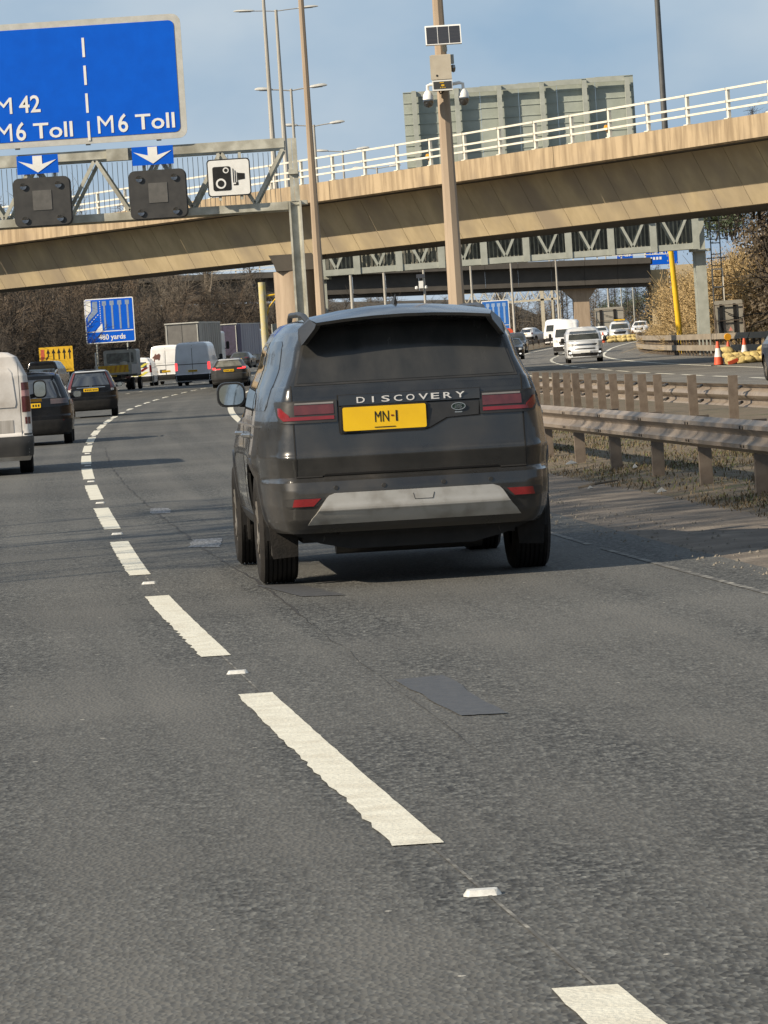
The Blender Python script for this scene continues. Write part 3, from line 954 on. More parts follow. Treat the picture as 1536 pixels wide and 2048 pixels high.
# ------------------------------------------------------------------ first gantry with the blue sign
GY = 106.0
ga = thing("sign_gantry", "weathered lattice gantry carrying the big blue sign and dark signal boxes", "gantry", (-1.78, GY, 0))
XA, XB = -17.0, 0.05
m = MB(); m.box((.03, .0, 2.55), (.30, .14, 5.7)); m.box((-.115, .0, 2.55), (.05, .34, 5.7)); m.box((.16, 0, 2.55), (.05, .34, 5.7)); m.build("post", GANTM, ga)
m = MB(); m.box((.03, .75, 6.15), (.24, 1.9, .12)); m.box((-.02, -.06, 6.2), (.10, .12, 1.6)); m.box((.10, -.06, 6.2), (.12, .12, 1.6)); m.build("end_frame", GANTM, ga)
m = MB(); m.box((.03, .3, 5.36), (.62, .8, .10)); m.build("cap_plate", GANTM, ga)
for yy in (-.05, 1.5):
    m = MB(); m.box(((XA + XB) / 2 - .08, yy, 6.90), (XB - XA - .25, .14, .24)); m.build("top_chord", GANTM, ga)
    m = MB(); m.box(((XA + XB) / 2 - .08, yy, 5.30), (XB - XA - .25, .14, .20)); m.build("bottom_chord", GANTM, ga)
    x = XB - .25
    k = 0
    while x > XA + .8:
        m = MB()
        a, b = (5.42, 6.76) if k % 2 else (6.76, 5.42)
        m.bar((x, yy, a), (x - .78, yy, b), .09, .09, (0, 1, 0)); m.build("brace", GANTM, ga)
        x -= .80; k += 1
m = MB()
x = XB - .4
while x > XA:
    m.box((x, 1.34, 6.1), (.014, .014, 1.3)); x -= .13
tag(m.build("mesh_guard", GANTM, ga), kind="stuff")
m = MB(); m.box(((XA + XB) / 2, .75, 5.35), (XB - XA, 1.3, .05)); m.build("walkway", GANTM, ga)
for x in (-9.6, -7.2, -4.4):
    m = MB(); m.box((x, -.20, 6.86), (.55, .14, .30)); m.build("sign_bracket", GANTM, ga)
sg = thing("motorway_sign", "huge blue motorway direction sign with white route numbers mounted on top of the gantry", "road sign", (0, 105.72, 0))
m = MB(); m.plate(rrect(-12.9, -4.36, 7.18, 10.33, .22), 0, .06); m.build("border", SIGNG, sg)
m = MB(); m.plate(rrect(-12.75, -4.53, 7.34, 10.17, .14), -.012, .01); m.build("face", SIGNB, sg)
m = MB()
for i in range(5): m.box((-12.3 + i * 1.8, .12, 8.7), (.12, .12, 3.1))
tag(m.build("frame_rails", GALV, sg), kind="stuff")
for k in range(4):
    m = MB(); m.box((-6.855, -.018, 9.62 - k * .705), (.065, .01, .49)); m.build("lane_divider", SIGNW, sg)
letter('M42a', SIGNW, sg, -9.18, -.02, 8.06); letter('42', SIGNW, sg, -8.58, -.02, 8.07)
letter('M6M', SIGNW, sg, -9.20, -.02, 7.37); letter('6', SIGNW, sg, -8.70, -.02, 7.38); letter('Toll', SIGNW, sg, -8.26, -.02, 7.40)
letter('M6M', SIGNW, sg, -6.62, -.02, 7.42); letter('6', SIGNW, sg, -6.10, -.02, 7.43); letter('Toll', SIGNW, sg, -5.66, -.02, 7.46)
for x0, z0, lab in ((-8.73, 6.50, "small blue plate with white down arrow below the M 42 text of the big sign"),
                    (-5.80, 6.54, "small blue plate with white down arrow above the signal box near the camera sign")):
    t = thing("arrow_plate", lab, "road sign", (x0, 105.60, z0), 0, "arrow plates under the blue sign")
    m = MB(); m.plate([(0, 0), (1.05, 0), (1.05, .47), (0, .47)], 0, .03); m.build("face", SIGNB, t)
    m = MB(); m.plate([(.525, .03), (1.01, .34), (.66, .245), (.645, .245), (.645, .455), (.405, .455), (.405, .245), (.39, .245), (.04, .34)], -.012, -.004); m.build("arrow", SIGNW, t)
for x0, lab in ((-8.86, "dark grey lane signal box on the gantry, below the arrow plate under M 42"), (-5.92, "dark grey lane signal box on the gantry beside the white speed camera sign")):
    t = thing("signal_box", lab, "lane signal", (x0, 105.45, 5.16), 0, "lane signals on the gantry")
    m = MB(); m.plate(rrect(.0, 1.46, 0, 1.24, .16), 0, .30); m.build("housing", DKGREY, t)
    m = MB(); m.plate(rrect(.02, 1.44, .02, 1.22, .15), -.03, -.002); m.build("face_panel", DKGREY, t)
    m = MB(); m.box((.73, -.036, .66), (.48, .014, .50)); m.build("screen", SCREENM, t)
    for dx in (.27, 1.16):
        for dz in (.18, 1.03):
            m = MB(); m.lathe([(.075, .0), (.085, -.045), (.05, -.03), (0, -.02)], (dx, -.03, dz), 12, 'y'); m.build("lantern", GLASS, t, 40)
    m = MB(); m.box((.4, .36, 1.1), (.08, .1, .9)); m.box((1.06, .36, 1.1), (.08, .1, .9)); m.box((.4, .42, .1), (.08, .3, .08)); m.box((1.06, .42, .1), (.08, .3, .08)); m.build("hanger", GANTM, t)
t = thing("camera_sign", "white speed camera sign with black camera symbol on the gantry lattice", "road sign", (-3.93, 105.62, 5.62), 0)
m = MB(); m.plate(rrect(0, 1.10, 0, .95, .09), 0, .04); m.build("backing", BLACKP, t)
m = MB(); m.plate(rrect(.03, 1.07, .03, .92, .07), -.01, -.001); m.build("face", SIGNW, t)
m = MB(); m.plate(rrect(.14, .60, .15, .76, .05), -.018, -.011)
m.plate([(.78, .40), (.95, .42), (.95, .56), (.78, .58)], -.018, -.011)
for i, x in enumerate((.65, .70, .75)):
    m.plate([(x, .70 - i * .05), (x + .022, .69 - i * .05), (x + .022, .34), (x, .34)], -.018, -.011)
m.plate([(.66, .27), (.78, .27), (.78, .34), (.72, .34), (.72, .30), (.66, .30)], -.018, -.011)
m.build("camera_symbol", BLACKP, t)
m = MB(); m.plate(ellipse(.34, .33, .13, .13), -.022, -.019); m.plate(ellipse(.48, .66, .075, .075), -.022, -.019); m.build("lens_ring", SIGNW, t)
for cx, cz, rr in ((.34, .33, .085), (.48, .66, .045)):
    m = MB(); m.plate(ellipse(cx, cz, rr, rr), -.026, -.023); m.build("lens", BLACKP, t)
m = MB(); m.box((.3, .06, .5), (.07, .07, 1.2)); m.box((.85, .06, .5), (.07, .07, 1.2)); m.build("bracket", GANTM, t)

# ------------------------------------------------------------------ second gantry, with walkway
G2 = 221.0
gb = thing("lattice_gantry", "long pale green lattice gantry with walkway, spanning the far carriageway under the flyover", "gantry", (0, G2, 0))
GREENG = M("gantry_green", (.40, .42, .37), (.32, .34, .295), scale=2, rough=.6, detail=7)
def g2z(x): return 5.44 + (x + 2.4) * .0098
for yy in (0, 1.7):
    for nm, dz, hh in (("bottom_chord", .16, .32), ("top_chord", 2.5, .25)):
        x = 17.5
        while x > -2.4:
            x2 = max(x - 2.26 * 2, -2.5)
            m = MB(); m.bar((x, yy, g2z(x) + dz), (x2 + .01, yy, g2z(x2) + dz), .22, hh); m.build(nm, GREENG, gb)
            x = x2
    k = 0
    x = 17.5
    while x > -2.2:
        m = MB(); m.bar((x - .02, yy - .14, g2z(x) - .02), (x - .02, yy - .14, g2z(x) + 2.6), .36 if yy == 0 else .2, .05, (0, 1, 0)); m.build("vertical", GREENG, gb)
        for xe in (x - .15, x - 2.1):
            m = MB(); m.bar((xe, yy, g2z(x) + 2.35), (x - 1.12, yy, g2z(x) + .32), .13, .1, (0, 1, 0)); m.build("brace", GREENG, gb)
        x -= 2.26
m = MB()
x = 17.3
while x > -2.4:
    m.box((x, 1.4, g2z(x) + 1.35), (.06, .03, 2.0)); x -= .22
tag(m.build("mesh_guard", M("guard_bars", (.30, .29, .23), (.24, .23, .18), rough=.7), gb), kind="stuff")
m = MB(); m.bar((17.4, 1.9, g2z(17) + 1.35), (-2.4, 1.9, g2z(-2) + 1.35), .03, 2.1); m.build("back_screen", M("screen_dark", (.20, .20, .175), (.09, .09, .08), scale=1.5, rough=.6, detail=7), gb)
m = MB(); m.bar((17.4, .85, g2z(17) + .1), (-2.4, .85, g2z(-2) + .1), 1.4, .06); m.build("walkway", GREENG, gb)
for x in (17.72, -2.55):
    m = MB(); m.box((x, .85, 3.9), (.56, .55, 8.4)); m.build("post", GREENG, gb)
    m = MB(); m.box((x - .36, .7, 3.0), (.1, .1, 6.0)); m.build("cable_tray", GREENG, gb)
    m = MB(); m.box((x, .85, g2z(x) - .08), (1.1, .9, .14)); m.build("cap_plate", GREENG, gb)
lad = thing("access_ladder", "caged steel access ladder fixed beside the far post of the lattice gantry", "ladder", (18.6, G2 + 1.2, 0))
LADM = M("ladder_steel", (.10, .10, .09), (.14, .13, .11), rough=.6)
for dx in (-.25, .25):
    m = MB(); m.box((dx, 0, 5.3), (.06, .06, 5.4)); m.build("stile", LADM, lad)
for i in range(9):
    m = MB(); m.box((0, 0, 2.9 + i * .6), (.5, .05, .05)); m.build("rung", LADM, lad)
for i in range(6):
    m = MB(); m.box((.1, .0, 3.1 + i * 1.0), (1.2, .05, .05)); m.build("hoop", LADM, lad)
m = MB()
for z in (2.6, 3.55, 4.5): m.box((0, -.1, z), (.62, .06, .07))
for dx in (-.28, .28): m.box((dx, -.1, 3.5), (.07, .06, 1.9))
m.build("gate_frame", WRAIL, lad)
# the big sign seen from behind
sb = thing("motorway_sign", "huge grey green back of a motorway sign standing above the flyover railing", "sign back", (0, G2 - .1, 0))
for r in range(12):
    z0 = 8.1 + r * .565
    for c in range(6):
        x0 = 2.42 + c * 2.042
        zz = (x0 - 2.4) * .016
        m = MB(); m.box((x0 + 1.018, 0, z0 + .27 + zz), (2.03, .05, .535)); m.box((x0 + 1.018, -.035, z0 + .55 + zz), (2.03, .05, .035)); m.build("back_panel", SIGNBACK, sb)
for c in range(6):
    x = 3.0 + c * 2.26
    m = MB(); m.box((x, -.42, 11.3), (.24, .40, 7.2)); m.build("stanchion", GREENG, sb)
    if c < 5:
        m = MB(); m.box((x + 1.13, -.42, 14.72 + (x - 2.4) * .016), (2.0, .10, .26)); m.build("top_rail", GREENG, sb)

# ------------------------------------------------------------------ other signs
t = thing("lane_sign", "blue roadside sign with lane arrows and a 480 yards panel beside the wooded bank", "road sign", (-20.2, 322, ZG(322)), -.06)
m = MB(); m.plate(rrect(-1.98, 1.86, 2.95, 6.42, .12), 0, .05); m.build("border", SIGNW, t)
m = MB(); m.plate(rrect(-1.90, 1.78, 3.03, 6.34, .08), -.012, -.002); m.build("face", SIGNB, t)
m = MB(); m.box((-.05, -.02, 3.86), (3.6, .01, .07)); m.build("divider", SIGNW, t)
m = MB(); m.plate([(-1.88, 4.95), (-1.88, 6.3), (-1.45, 6.3), (-1.45, 5.5)], -.024, -.014); m.plate([(-1.2, 3.92), (-.65, 3.92), (-.65, 4.5)], -.024, -.014); m.build("island", SIGNW, t)
LG = M("sign_lane_grey", (.26, .31, .38), (.18, .25, .38), scale=7, rough=.5)
m = MB(); m.plate([(-1.35, 6.2), (-.95, 6.2), (-.95, 5.4), (-1.75, 4.6), (-1.75, 5.0), (-1.35, 5.5)], -.024, -.014); m.build("slip_lane", LG, t)
for i in range(4):
    x = -.42 + i * .60
    m = MB(); m.plate([(x - .07, 4.0), (x + .07, 4.0), (x + .07, 5.85), (x + .16, 5.85), (x + .16, 6.2), (x - .16, 6.2), (x - .16, 5.85), (x - .07, 5.85)], -.024, -.014); m.build("lane_arrow", LG, t)
m = MB()
for i in range(12): m.box((-.75, -.024, 4.2 + i * .18), (.05, .01, .10))
for i in range(6): m.box((-1.75 + i * .16, -.024, 4.35 + i * .16), (.11, .01, .05), (0, -.78, 0))
tag(m.build("lane_dashes", SIGNW, t), kind="stuff")
letter('yards', SIGNW, t, -1.0, -.02, 3.22)
for x in (-1.2, 1.2):
    m = MB(); m.tube([(x, .12, -.2), (x, .12, 6.2)], .06, 8); m.build("post", GALV, t)
t = thing("lane_sign", "yellow temporary sign with red bar and black lane arrows beyond the black people carrier", "road sign", (-22.45, 294, ZG(294)), -.05)
m = MB(); m.plate(rrect(-1.2, 1.2, 1.15, 2.95, .05), 0, .04); m.build("face", SIGNY, t)
m = MB(); m.plate([(-1.08, 2.0), (-.82, 2.15), (-.82, 2.8), (-1.08, 2.8)], -.012, -.002); m.build("closed_lane", M("sign_red", (.55, .10, .05), (.45, .09, .05)), t)
for i in range(5):
    x = -.55 + i * .38
    m = MB()
    b = [(x - .04, 2.05), (x + .04, 2.05), (x + .04, 2.5)] if i else [(x - .22, 2.05), (x - .12, 2.05), (x + .04, 2.3), (x + .04, 2.5)]
    m.plate(b + [(x + .13, 2.5), (x, 2.82), (x - .13, 2.5), (x - .04, 2.5)] + ([(x - .04, 2.32)] if not i else []), -.012, -.002); m.build("lane_arrow", BLACKP, t)
m = MB(); m.plate([(-1.1, 1.3), (1.1, 1.3), (1.1, 1.33), (-1.1, 1.33)], -.012, -.002); m.build("rule", BLACKP, t)
for x in (-.8, .8):
    m = MB(); m.tube([(x, .1, -.2), (x, .1, 2.9)], .05, 8); m.build("post", GALV, t)
t = thing("lane_sign", "blue lane arrows sign seen between the big dark car and the far vans", "road sign", (12.55, 420, ZG(420)), 0)
m = MB(); m.plate(rrect(-1.4, 1.4, 1.7, 4.75, .1), 0, .05); m.build("border", SIGNW, t)
m = MB(); m.plate(rrect(-1.3, 1.3, 1.8, 4.65, .07), -.012, -.002); m.build("face", M("sign_blue_sunlit", (.03, .16, .52), (.02, .13, .45), rough=.4), t)
for i in range(4):
    x = -.75 + i * .55
    m = MB(); m.plate([(x - .09, 2.4), (x + .09, 2.4), (x + .09, 4.1), (x + .17, 4.1), (x + .17, 4.45), (x - .17, 4.45), (x - .17, 4.1), (x - .09, 4.1)], -.024, -.014); m.build("lane_arrow", M("sign_lane_pale", (.30, .42, .6), (.25, .36, .55)), t)
m = MB(); m.box((0, -.018, 2.2), (2.6, .01, .06)); m.build("divider", SIGNW, t)
for x in (-.9, .9):
    m = MB(); m.tube([(x, .1, -.2), (x, .1, 4.6)], .06, 8); m.build("post", GALV, t)
for x0, x1, key, lab, dx in ((31.2, 33.3, 'A489', "far blue sign reading A 489 seen over the second overpass railing", .3), (34.7, 38.9, 'NORTH', "far blue sign with the word north above the overpass railing beside the yellow pole", .7)):
    t = thing("direction_sign", lab, "road sign", (x0, 522, 0))
    m = MB(); m.plate(rrect(0, x1 - x0, 9.4, 11.62, .08), 0, .06); m.build("border", SIGNW, t)
    m = MB(); m.plate(rrect(.06, x1 - x0 - .06, 9.46, 11.55, .06), -.03, -.002); m.build("face", SIGNB, t)
    letter(key, SIGNW, t, dx, -.05, 10.72)
    m = MB()
    for i in range(4): m.box((dx + .1 + i * .4, -.05, 10.25), (.28, .02, .34))
    tag(m.build("second_line", SIGNW, t), kind="stuff")
    for x in (.3, x1 - x0 - .3):
        m = MB(); m.tube([(x, .15, -.3), (x, .15, 11.4)], .08, 8); m.build("post", GALV, t)
# far lattice gantry under the overpass
g3 = thing("lattice_gantry", "tiny cream lattice gantry beyond the second overpass, above the white high-roof van", "gantry", (0, 540, 0))
CREAM = M("gantry_cream", (.55, .50, .38), (.45, .41, .31), rough=.6)
for z in (6.0, 7.6):
    m = MB(); m.bar((10.5, 0, z + ZG(540) - 1.1), (24.6, 0, z + ZG(540) - .9), .2, .25); m.build("chord", CREAM, g3)
for i in range(9):
    x = 11 + i * 1.5
    m = MB(); m.bar((x, 0, 5.1 + ZG(540)), (x + .75, 0, 6.5 + ZG(540)), .12); m.build("brace", CREAM, g3)
    m = MB(); m.bar((x + .85, 0, 6.5 + ZG(540)), (x + 1.5, 0, 5.1 + ZG(540)), .12); m.build("brace", CREAM, g3)
for x in (22.3, 23.6, 24.4):
    m = MB(); m.box((x, .1 if x < 24 else .5, 3.6), (.45 if x != 23.6 else .25, .4, 8)); m.build("post", CREAM, g3)

# yellow poles
YEL = M("yellow_paint", (.78, .50, .02), (.66, .41, .02), scale=2, rough=.45)
t = thing("yellow_pole", "leaning bright yellow pole in front of the golden bushes, below the lattice gantry", "pole", (17.3, 234, .2))
m = MB(); m.tube([(0.02, 0, -.2), (-.34, 0, 8.0)], [.17, .145], 12); m.build("mast", YEL, t, 40)
m = MB(); m.tube([(-.34, 0, 8.0), (-.5, .2, 8.3), (-.9, .4, 8.4)], .08, 8); m.build("arm", YEL, t, 40)
m = MB()
for i in range(12): m.box((-.38 - i * .012, -.02, 3.6 + i * .3), (.06, .1, .1))
tag(m.build("step_brackets", GALV, t), kind="stuff")
t = thing("yellow_pole", "peeling pale yellow post with curved bracket arm standing before the concrete pier", "pole", (-6.1, 236, 0))
m = MB(); m.tube([(0, 0, -.2), (0, 0, 5.6)], .21, 12); m.build("mast", M("yellow_peeling", (.55, .47, .17), (.46, .44, .36), scale=2.5, rough=.7, detail=9), t, 40)
m = MB(); m.tube([(0.1, 0, 4.8), (1.6, 0, 4.95)], .045, 6); m.tube([(.15, 0, 3.6), (.35, 0, 4.2), (.8, 0, 4.7), (1.4, 0, 4.9)], .04, 6); m.build("arm", YEL, t, 40)
m = MB(); m.tube([(.55, .6, -.2), (.55, .6, 3.2)], .17, 8); m.build("stub", GALV, t)

# sign backs on the works side
def sign_back(x, y, w, h, z0, lab, rz=0):
    t = thing("works_sign", lab, "sign back", (x, y, ZG(y)), rz)
    m = MB(); m.plate(rrect(-w / 2, w / 2, z0, z0 + h, .08), 0, .04); m.build("back", M("sign_back_dull", (.34, .32, .27), (.27, .255, .21), scale=2, rough=.6), t)
    for dx in (-w * .28, w * .2):
        m = MB(); m.box((dx, -.05, z0 + h * .45), (w * .10, .06, h * .9)); m.build("channel", BLACKP, t)
    for dz in (.03, h * .42, h - .22):
        m = MB(); m.box((0, -.12, z0 + dz), (w * 1.08, .05, .04)); m.build("cross_bar", POSTM, t)
    for sx in (-1, 1):
        m = MB(); m.tube([(sx * w * .54, -.14, -.1), (sx * w * .52, -.14, z0 + h * .9)], .035, 6); m.build("post", POSTM, t)
        m = MB(); m.tube([(sx * w * .46, -.75, -.1), (sx * w * .50, -.14, z0 + h * .6)], .03, 6); m.build("stay", POSTM, t)
    m = MB(); m.bar((-w * .2, -.15, z0 + h * .7), (w * .5, -.15, z0 + h * .42), .04); m.build("brace", BLACKP, t)
    return t
t = sign_back(17.45, 203, 1.38, 1.7, 1.0, "grey back of a framed works sign behind the crash barrier and cones")
m = MB(); m.plate([(-.08, 1.2), (.14, 1.2), (.03, 1.42)], -.16, -.14); m.build("warning_sticker", M("sticker_red", (.6, .2, .15), (.5, .3, .25), scale=20), t)
sign_back(24.0, 420, 2.9, 2.3, 1.0, "distant grey back of a works sign behind the parked works pickup")

# ------------------------------------------------------------------ vehicle bodies
class Shell:
    """body built from plan outlines stacked by height; y = 0 at the rear, +y forwards"""
    def __init__(s, prof, rx=.25, ry=.5, bow=.03, fx=.4, fy=.5, fbow=.08, hips=(), taper_f=.0, tp=None):
        s.p = np.array(prof, float)               # z, rear y, front y, half width
        s.rx, s.ry, s.bow, s.fx, s.fy, s.fbow, s.hips, s.taper_f = rx, ry, bow, fx, fy, fbow, hips, taper_f
        s.tp = tp
        s.NR, s.NC, s.NS = 8, (9 if tp is None else 18), 44
        s.cache = {}
    def half(s, z):
        z = round(float(z), 4)
        if z in s.cache: return s.cache[z]
        yr, yf, w = (float(np.interp(z, s.p[:, 0], s.p[:, k])) for k in (1, 2, 3))
        L = yf - yr
        ry_ = s.ry(z) if callable(s.ry) else s.ry
        rx, ry, fx, fy = min(s.rx, w * .6), min(ry_, L * .42), min(s.fx, w * .7), min(s.fy, L * .3)
        pts = []
        for i in range(s.NR):
            wr = w - rx if s.tp is None else w - sum(s.tp(z))
            x = wr * i / s.NR
            pts.append((x, yr + s.bow * (x / wr) ** 2))
        if s.tp is None:
            for i in range(s.NC):
                a = pi / 2 * i / s.NC
                pts.append((w - rx + rx * sin(a), yr + s.bow + ry * (1 - cos(a))))
        else:                                     # tight corner, then a long gentle flare
            tp, r = s.tp(z)
            for i in range(s.NC // 2):
                a = (pi / 2 - .12) * i / (s.NC // 2)
                pts.append((w - tp - r + r * sin(a), yr + s.bow + r * (1 - cos(a))))
            for i in range(s.NC - s.NC // 2):
                t = i / (s.NC - s.NC // 2)
                pts.append((w - tp * (1 - t) ** 2, yr + s.bow + r * .9 + (ry - r * .9) * t))
        y0, y1 = yr + s.bow + ry, yf - s.fbow - fy
        for i in range(s.NS + 1):
            y = y0 + (y1 - y0) * i / s.NS
            x = w
            for (yc, wid, amp, zc, zw) in s.hips:
                x += amp * math.exp(-((y - yc) / wid) ** 2) * math.exp(-((z - zc) / zw) ** 2)
            if i > s.NS * .6: x -= s.taper_f * ((i / s.NS - .6) / .4) ** 2
            pts.append((x, y))
        wf = pts[-1][0]
        for i in range(1, s.NC + 1):
            a = pi / 2 * i / s.NC
            pts.append((wf - fx + fx * cos(a), y1 + fy * sin(a)))
        for i in range(1, s.NR + 1):
            x = (wf - fx) * (1 - i / s.NR)
            pts.append((x, yf - s.fbow * (x / (wf - fx)) ** 2 if wf > fx else yf))
        P = np.array(pts)
        q = np.concatenate([[0], np.cumsum(np.hypot(np.diff(P[:, 0]), np.diff(P[:, 1])))])
        s.cache[z] = (P, q)
        return s.cache[z]
    def pt(s, q, z):
        P, Q = s.half(z)
        a = abs(q)
        return Vector(((1 if q >= 0 else -1) * np.interp(a, Q, P[:, 0]), np.interp(a, Q, P[:, 1]), z))
    def qy(s, y, z):
        P, Q = s.half(z)
        i0, i1 = s.NR, s.NR + s.NC + s.NS
        return float(np.interp(y, P[i0:i1 + 1, 1], Q[i0:i1 + 1]))
    def qtot(s, z):
        return float(s.half(z)[1][-1])
    def nrm(s, q, z):
        t1 = s.pt(q + .012, z) - s.pt(q - .012, z)
        t2 = s.pt(q, z + .012) - s.pt(q, z - .012)
        n = t1.cross(t2)
        return n.normalized() if n.length > 1e-9 else Vector((0, -1, 0))
    def body(s, arches=(), rows=None, crown=.04):
        z0, z1 = s.p[0, 0], s.p[-1, 0]
        zs = sorted(set([round(float(z), 4) for z in s.p[:, 0]] + [round(z0 + (z1 - z0) * i / 44, 4) for i in range(45)]))
        m = MB()
        R = []
        for z in zs:
            P, _ = s.half(z)
            R.append([Vector((x, y, z)) for x, y in P])
        n = len(R[0])
        keep = []
        for r in R:
            kr = []
            for i, p in enumerate(r):
                ok = True
                if s.NR + 2 <= i <= n - s.NR - 2:
                    for (yc, zc, rad) in arches:
                        d = hypot(p.y - yc, p.z - zc)
                        if d < rad - .028: ok = False
                        elif d < rad + .045:
                            p.y, p.z = yc + (p.y - yc) / d * rad, zc + (p.z - zc) / d * rad
                kr.append(ok)
            keep.append(kr)
        for sg in (1, -1):
            k = len(m.v)
            for r in R:
                m.v += [(sg * p.x, p.y, p.z) for p in r]
            for i in range(len(R) - 1):
                for j in range(n - 1):
                    if keep[i][j] and keep[i][j + 1] and keep[i + 1][j] and keep[i + 1][j + 1]:
                        a = k + i * n + j
                        f = (a, a + 1, a + n + 1, a + n)
                        m.f.append(f if sg > 0 else tuple(reversed(f)))
        top = R[-1]
        rows_ = []
        for kx in [-1, -.93, -.8, -.5, 0, .5, .8, .93, 1]:
            rows_.append([(p.x * kx, p.y, p.z + crown * (1 - kx * kx)) for p in top])
        m.strip([list(reversed(r)) for r in rows_])
        me = m.mesh("body")
        import bmesh
        b = bmesh.new(); b.from_mesh(me)
        bmesh.ops.remove_doubles(b, verts=b.verts, dist=.0015)
        bmesh.ops.dissolve_degenerate(b, edges=b.edges, dist=.0005)
        bmesh.ops.recalc_face_normals(b, faces=b.faces)
        b.to_mesh(me); b.free()
        return me
    def patch(s, zl, al, ar, off=.004, thick=.012, ref='R', side=1, nz=6, nq=10, rim=True):
        m = MB()
        G = []
        zz = []
        for i in range(len(zl) - 1):
            for j in range(nz): zz.append(zl[i] + (zl[i + 1] - zl[i]) * j / nz)
        zz.append(zl[-1])
        def conv(a, z):
            if ref == 'R': return a
            if ref == 'F': return (s.qtot(z) - abs(a)) * (1 if a >= 0 else -1)
            return s.qy(a, z) * side
        fr, bk = [], []
        for z in zz:
            a0, a1 = np.interp(z, zl, al), np.interp(z, zl, ar)
            r, rb = [], []
            for j in range(nq + 1):
                a = a0 + (a1 - a0) * j / nq
                q = conv(a, z)
                p = s.pt(q, z); nn = s.nrm(q, z)
                r.append(p + nn * off); rb.append(p + nn * (off - thick))
            fr.append(r); bk.append(rb)
        m.strip(fr)
        ring = [fr[0][j] for j in range(nq + 1)] + [fr[i][nq] for i in range(1, len(fr))] + [fr[-1][j] for j in range(nq - 1, -1, -1)] + [fr[i][0] for i in range(len(fr) - 2, 0, -1)]
        ringb = [bk[0][j] for j in range(nq + 1)] + [bk[i][nq] for i in range(1, len(bk))] + [bk[-1][j] for j in range(nq - 1, -1, -1)] + [bk[i][0] for i in range(len(bk) - 2, 0, -1)]
        if rim: m.strip([ring + [ring[0]], ringb + [ringb[0]]])
        return m
def shell_patch(S, name, mat, parent, zl, al, ar, off=.004, thick=.014, ref='R', side=1, smooth=50, **k):
    m = S.patch(zl, al, ar, off, thick, ref, side, **k)
    me = m.mesh(name)
    import bmesh
    b = bmesh.new(); b.from_mesh(me)
    bmesh.ops.recalc_face_normals(b, faces=b.faces)
    b.to_mesh(me); b.free()
    return put(name, me, mat, parent, smooth)

WHEELS = {}
def wheel(parent, x, y, r, w, sgn):
    key = (round(r, 3), round(w, 3))
    if key not in WHEELS:
        m = MB()
        h = w / 2
        prof = [(r * .60, -h * .8), (r * .74, -h), (r * .92, -h * .98), (r * .985, -h * .82)]
        for i in range(7):                          # tread blocks and grooves
            a = -h * .72 + h * 1.44 * i / 6
            prof += [(r, a - h * .08), (r, a + h * .08)]
            if i < 6: prof += [(r * .972, a + h * .09), (r * .972, a + h * .15)]
        prof += [(r * .985, h * .82), (r * .92, h * .98), (r * .74, h), (r * .60, h * .8)]
        m.lathe(prof, (0, 0, 0), 36, 'x')
        ty = m.mesh("wheel")
        m = MB()
        m.lathe([(r * .66, h * .80), (r * .63, h * .88), (r * .60, h * .55), (0, h * .50)], (0, 0, 0), 28, 'x')
        for i in range(5):
            a = 2 * pi * i / 5
            for da in (-.16, .16):
                m.bar((h * .74, r * .12 * cos(a), r * .12 * sin(a)), (h * .84, r * .62 * cos(a + da), r * .62 * sin(a + da)), r * .10, h * .18, (1, 0, 0))
        m.lathe([(r * .17, h * .55), (r * .17, h * .84), (0, h * .86)], (0, 0, 0), 12, 'x')
        WHEELS[key] = (ty, m.mesh("rim"))
    ty, rm = WHEELS[key]
    o = put("wheel", ty, RUBBER, parent, 40)
    o.location = (x, y, r)
    o.rotation_euler = (0, 0, 0 if sgn > 0 else pi)
    put("rim", rm, RIMM, o, 40)
    return o
def liner(parent, y, r, wo, wi, zc):
    for sg in (1, -1):
        m = MB()
        arc = [(y + r * cos(a), zc + r * sin(a)) for a in [pi * (-.05 + 1.1 * i / 16) for i in range(17)]]
        m.strip([[(sg * xx, p, q) for p, q in arc] for xx in (wo, wi)])
        m.f.append(tuple(range(17, 34)))
        m.build("arch_liner", BLACKP, parent)
def mirror(parent, x, y, z, w, h, mat, sgn, glass=True):
    m = MB()
    rows = []
    for t, sc in ((0, .96), (.03, 1.0), (.10, .92), (.15, .62), (.17, .2)):
        rows.append([(x + px * sc, y + t, z + pz * sc) for px, pz in rrect(-w / 2, w / 2, -h / 2, h / 2, min(w, h) * .34, 4)])
        rows[-1].append(rows[-1][0])
    m.strip(rows)
    m.f.append(tuple(range(len(rows[0]) - 1)))
    o = m.build("wing_mirror", mat, parent, 50)
    if glass:
        m = MB(); m.plate(rrect(x - w * .42, x + w * .42, z - h * .41, z + h * .41, min(w, h) * .3, 4), y - .006, y + .002); m.build("mirror_glass", MIRG, o)
    m = MB(); m.bar((x - sgn * w * .3, y + .06, z - h * .32), (x - sgn * (w * .5 + .10), y + .03, z - h * .42), .05, .07); m.build("mirror_arm", BLACKP, o)
    return o
def plate(parent, x, y, z, mat=None, w=.52, h=.112, chars=None):
    m = MB(); m.plate(rrect(x - w / 2, x + w / 2, z - h / 2, z + h / 2, .012, 2), y, y + .012)
    o = m.build("number_plate", mat or PLATEY, parent)
    m = MB()                                        # unreadable at this distance: dark strokes
    for i in range(7):
        m.box((x - w * .38 + i * w * .125 + (w * .03 if i > 3 else 0), y - .002, z), (w * .07, .004, h * .5))
    tag(m.build("plate_marks", BLACKP, o), kind="stuff")
    return o

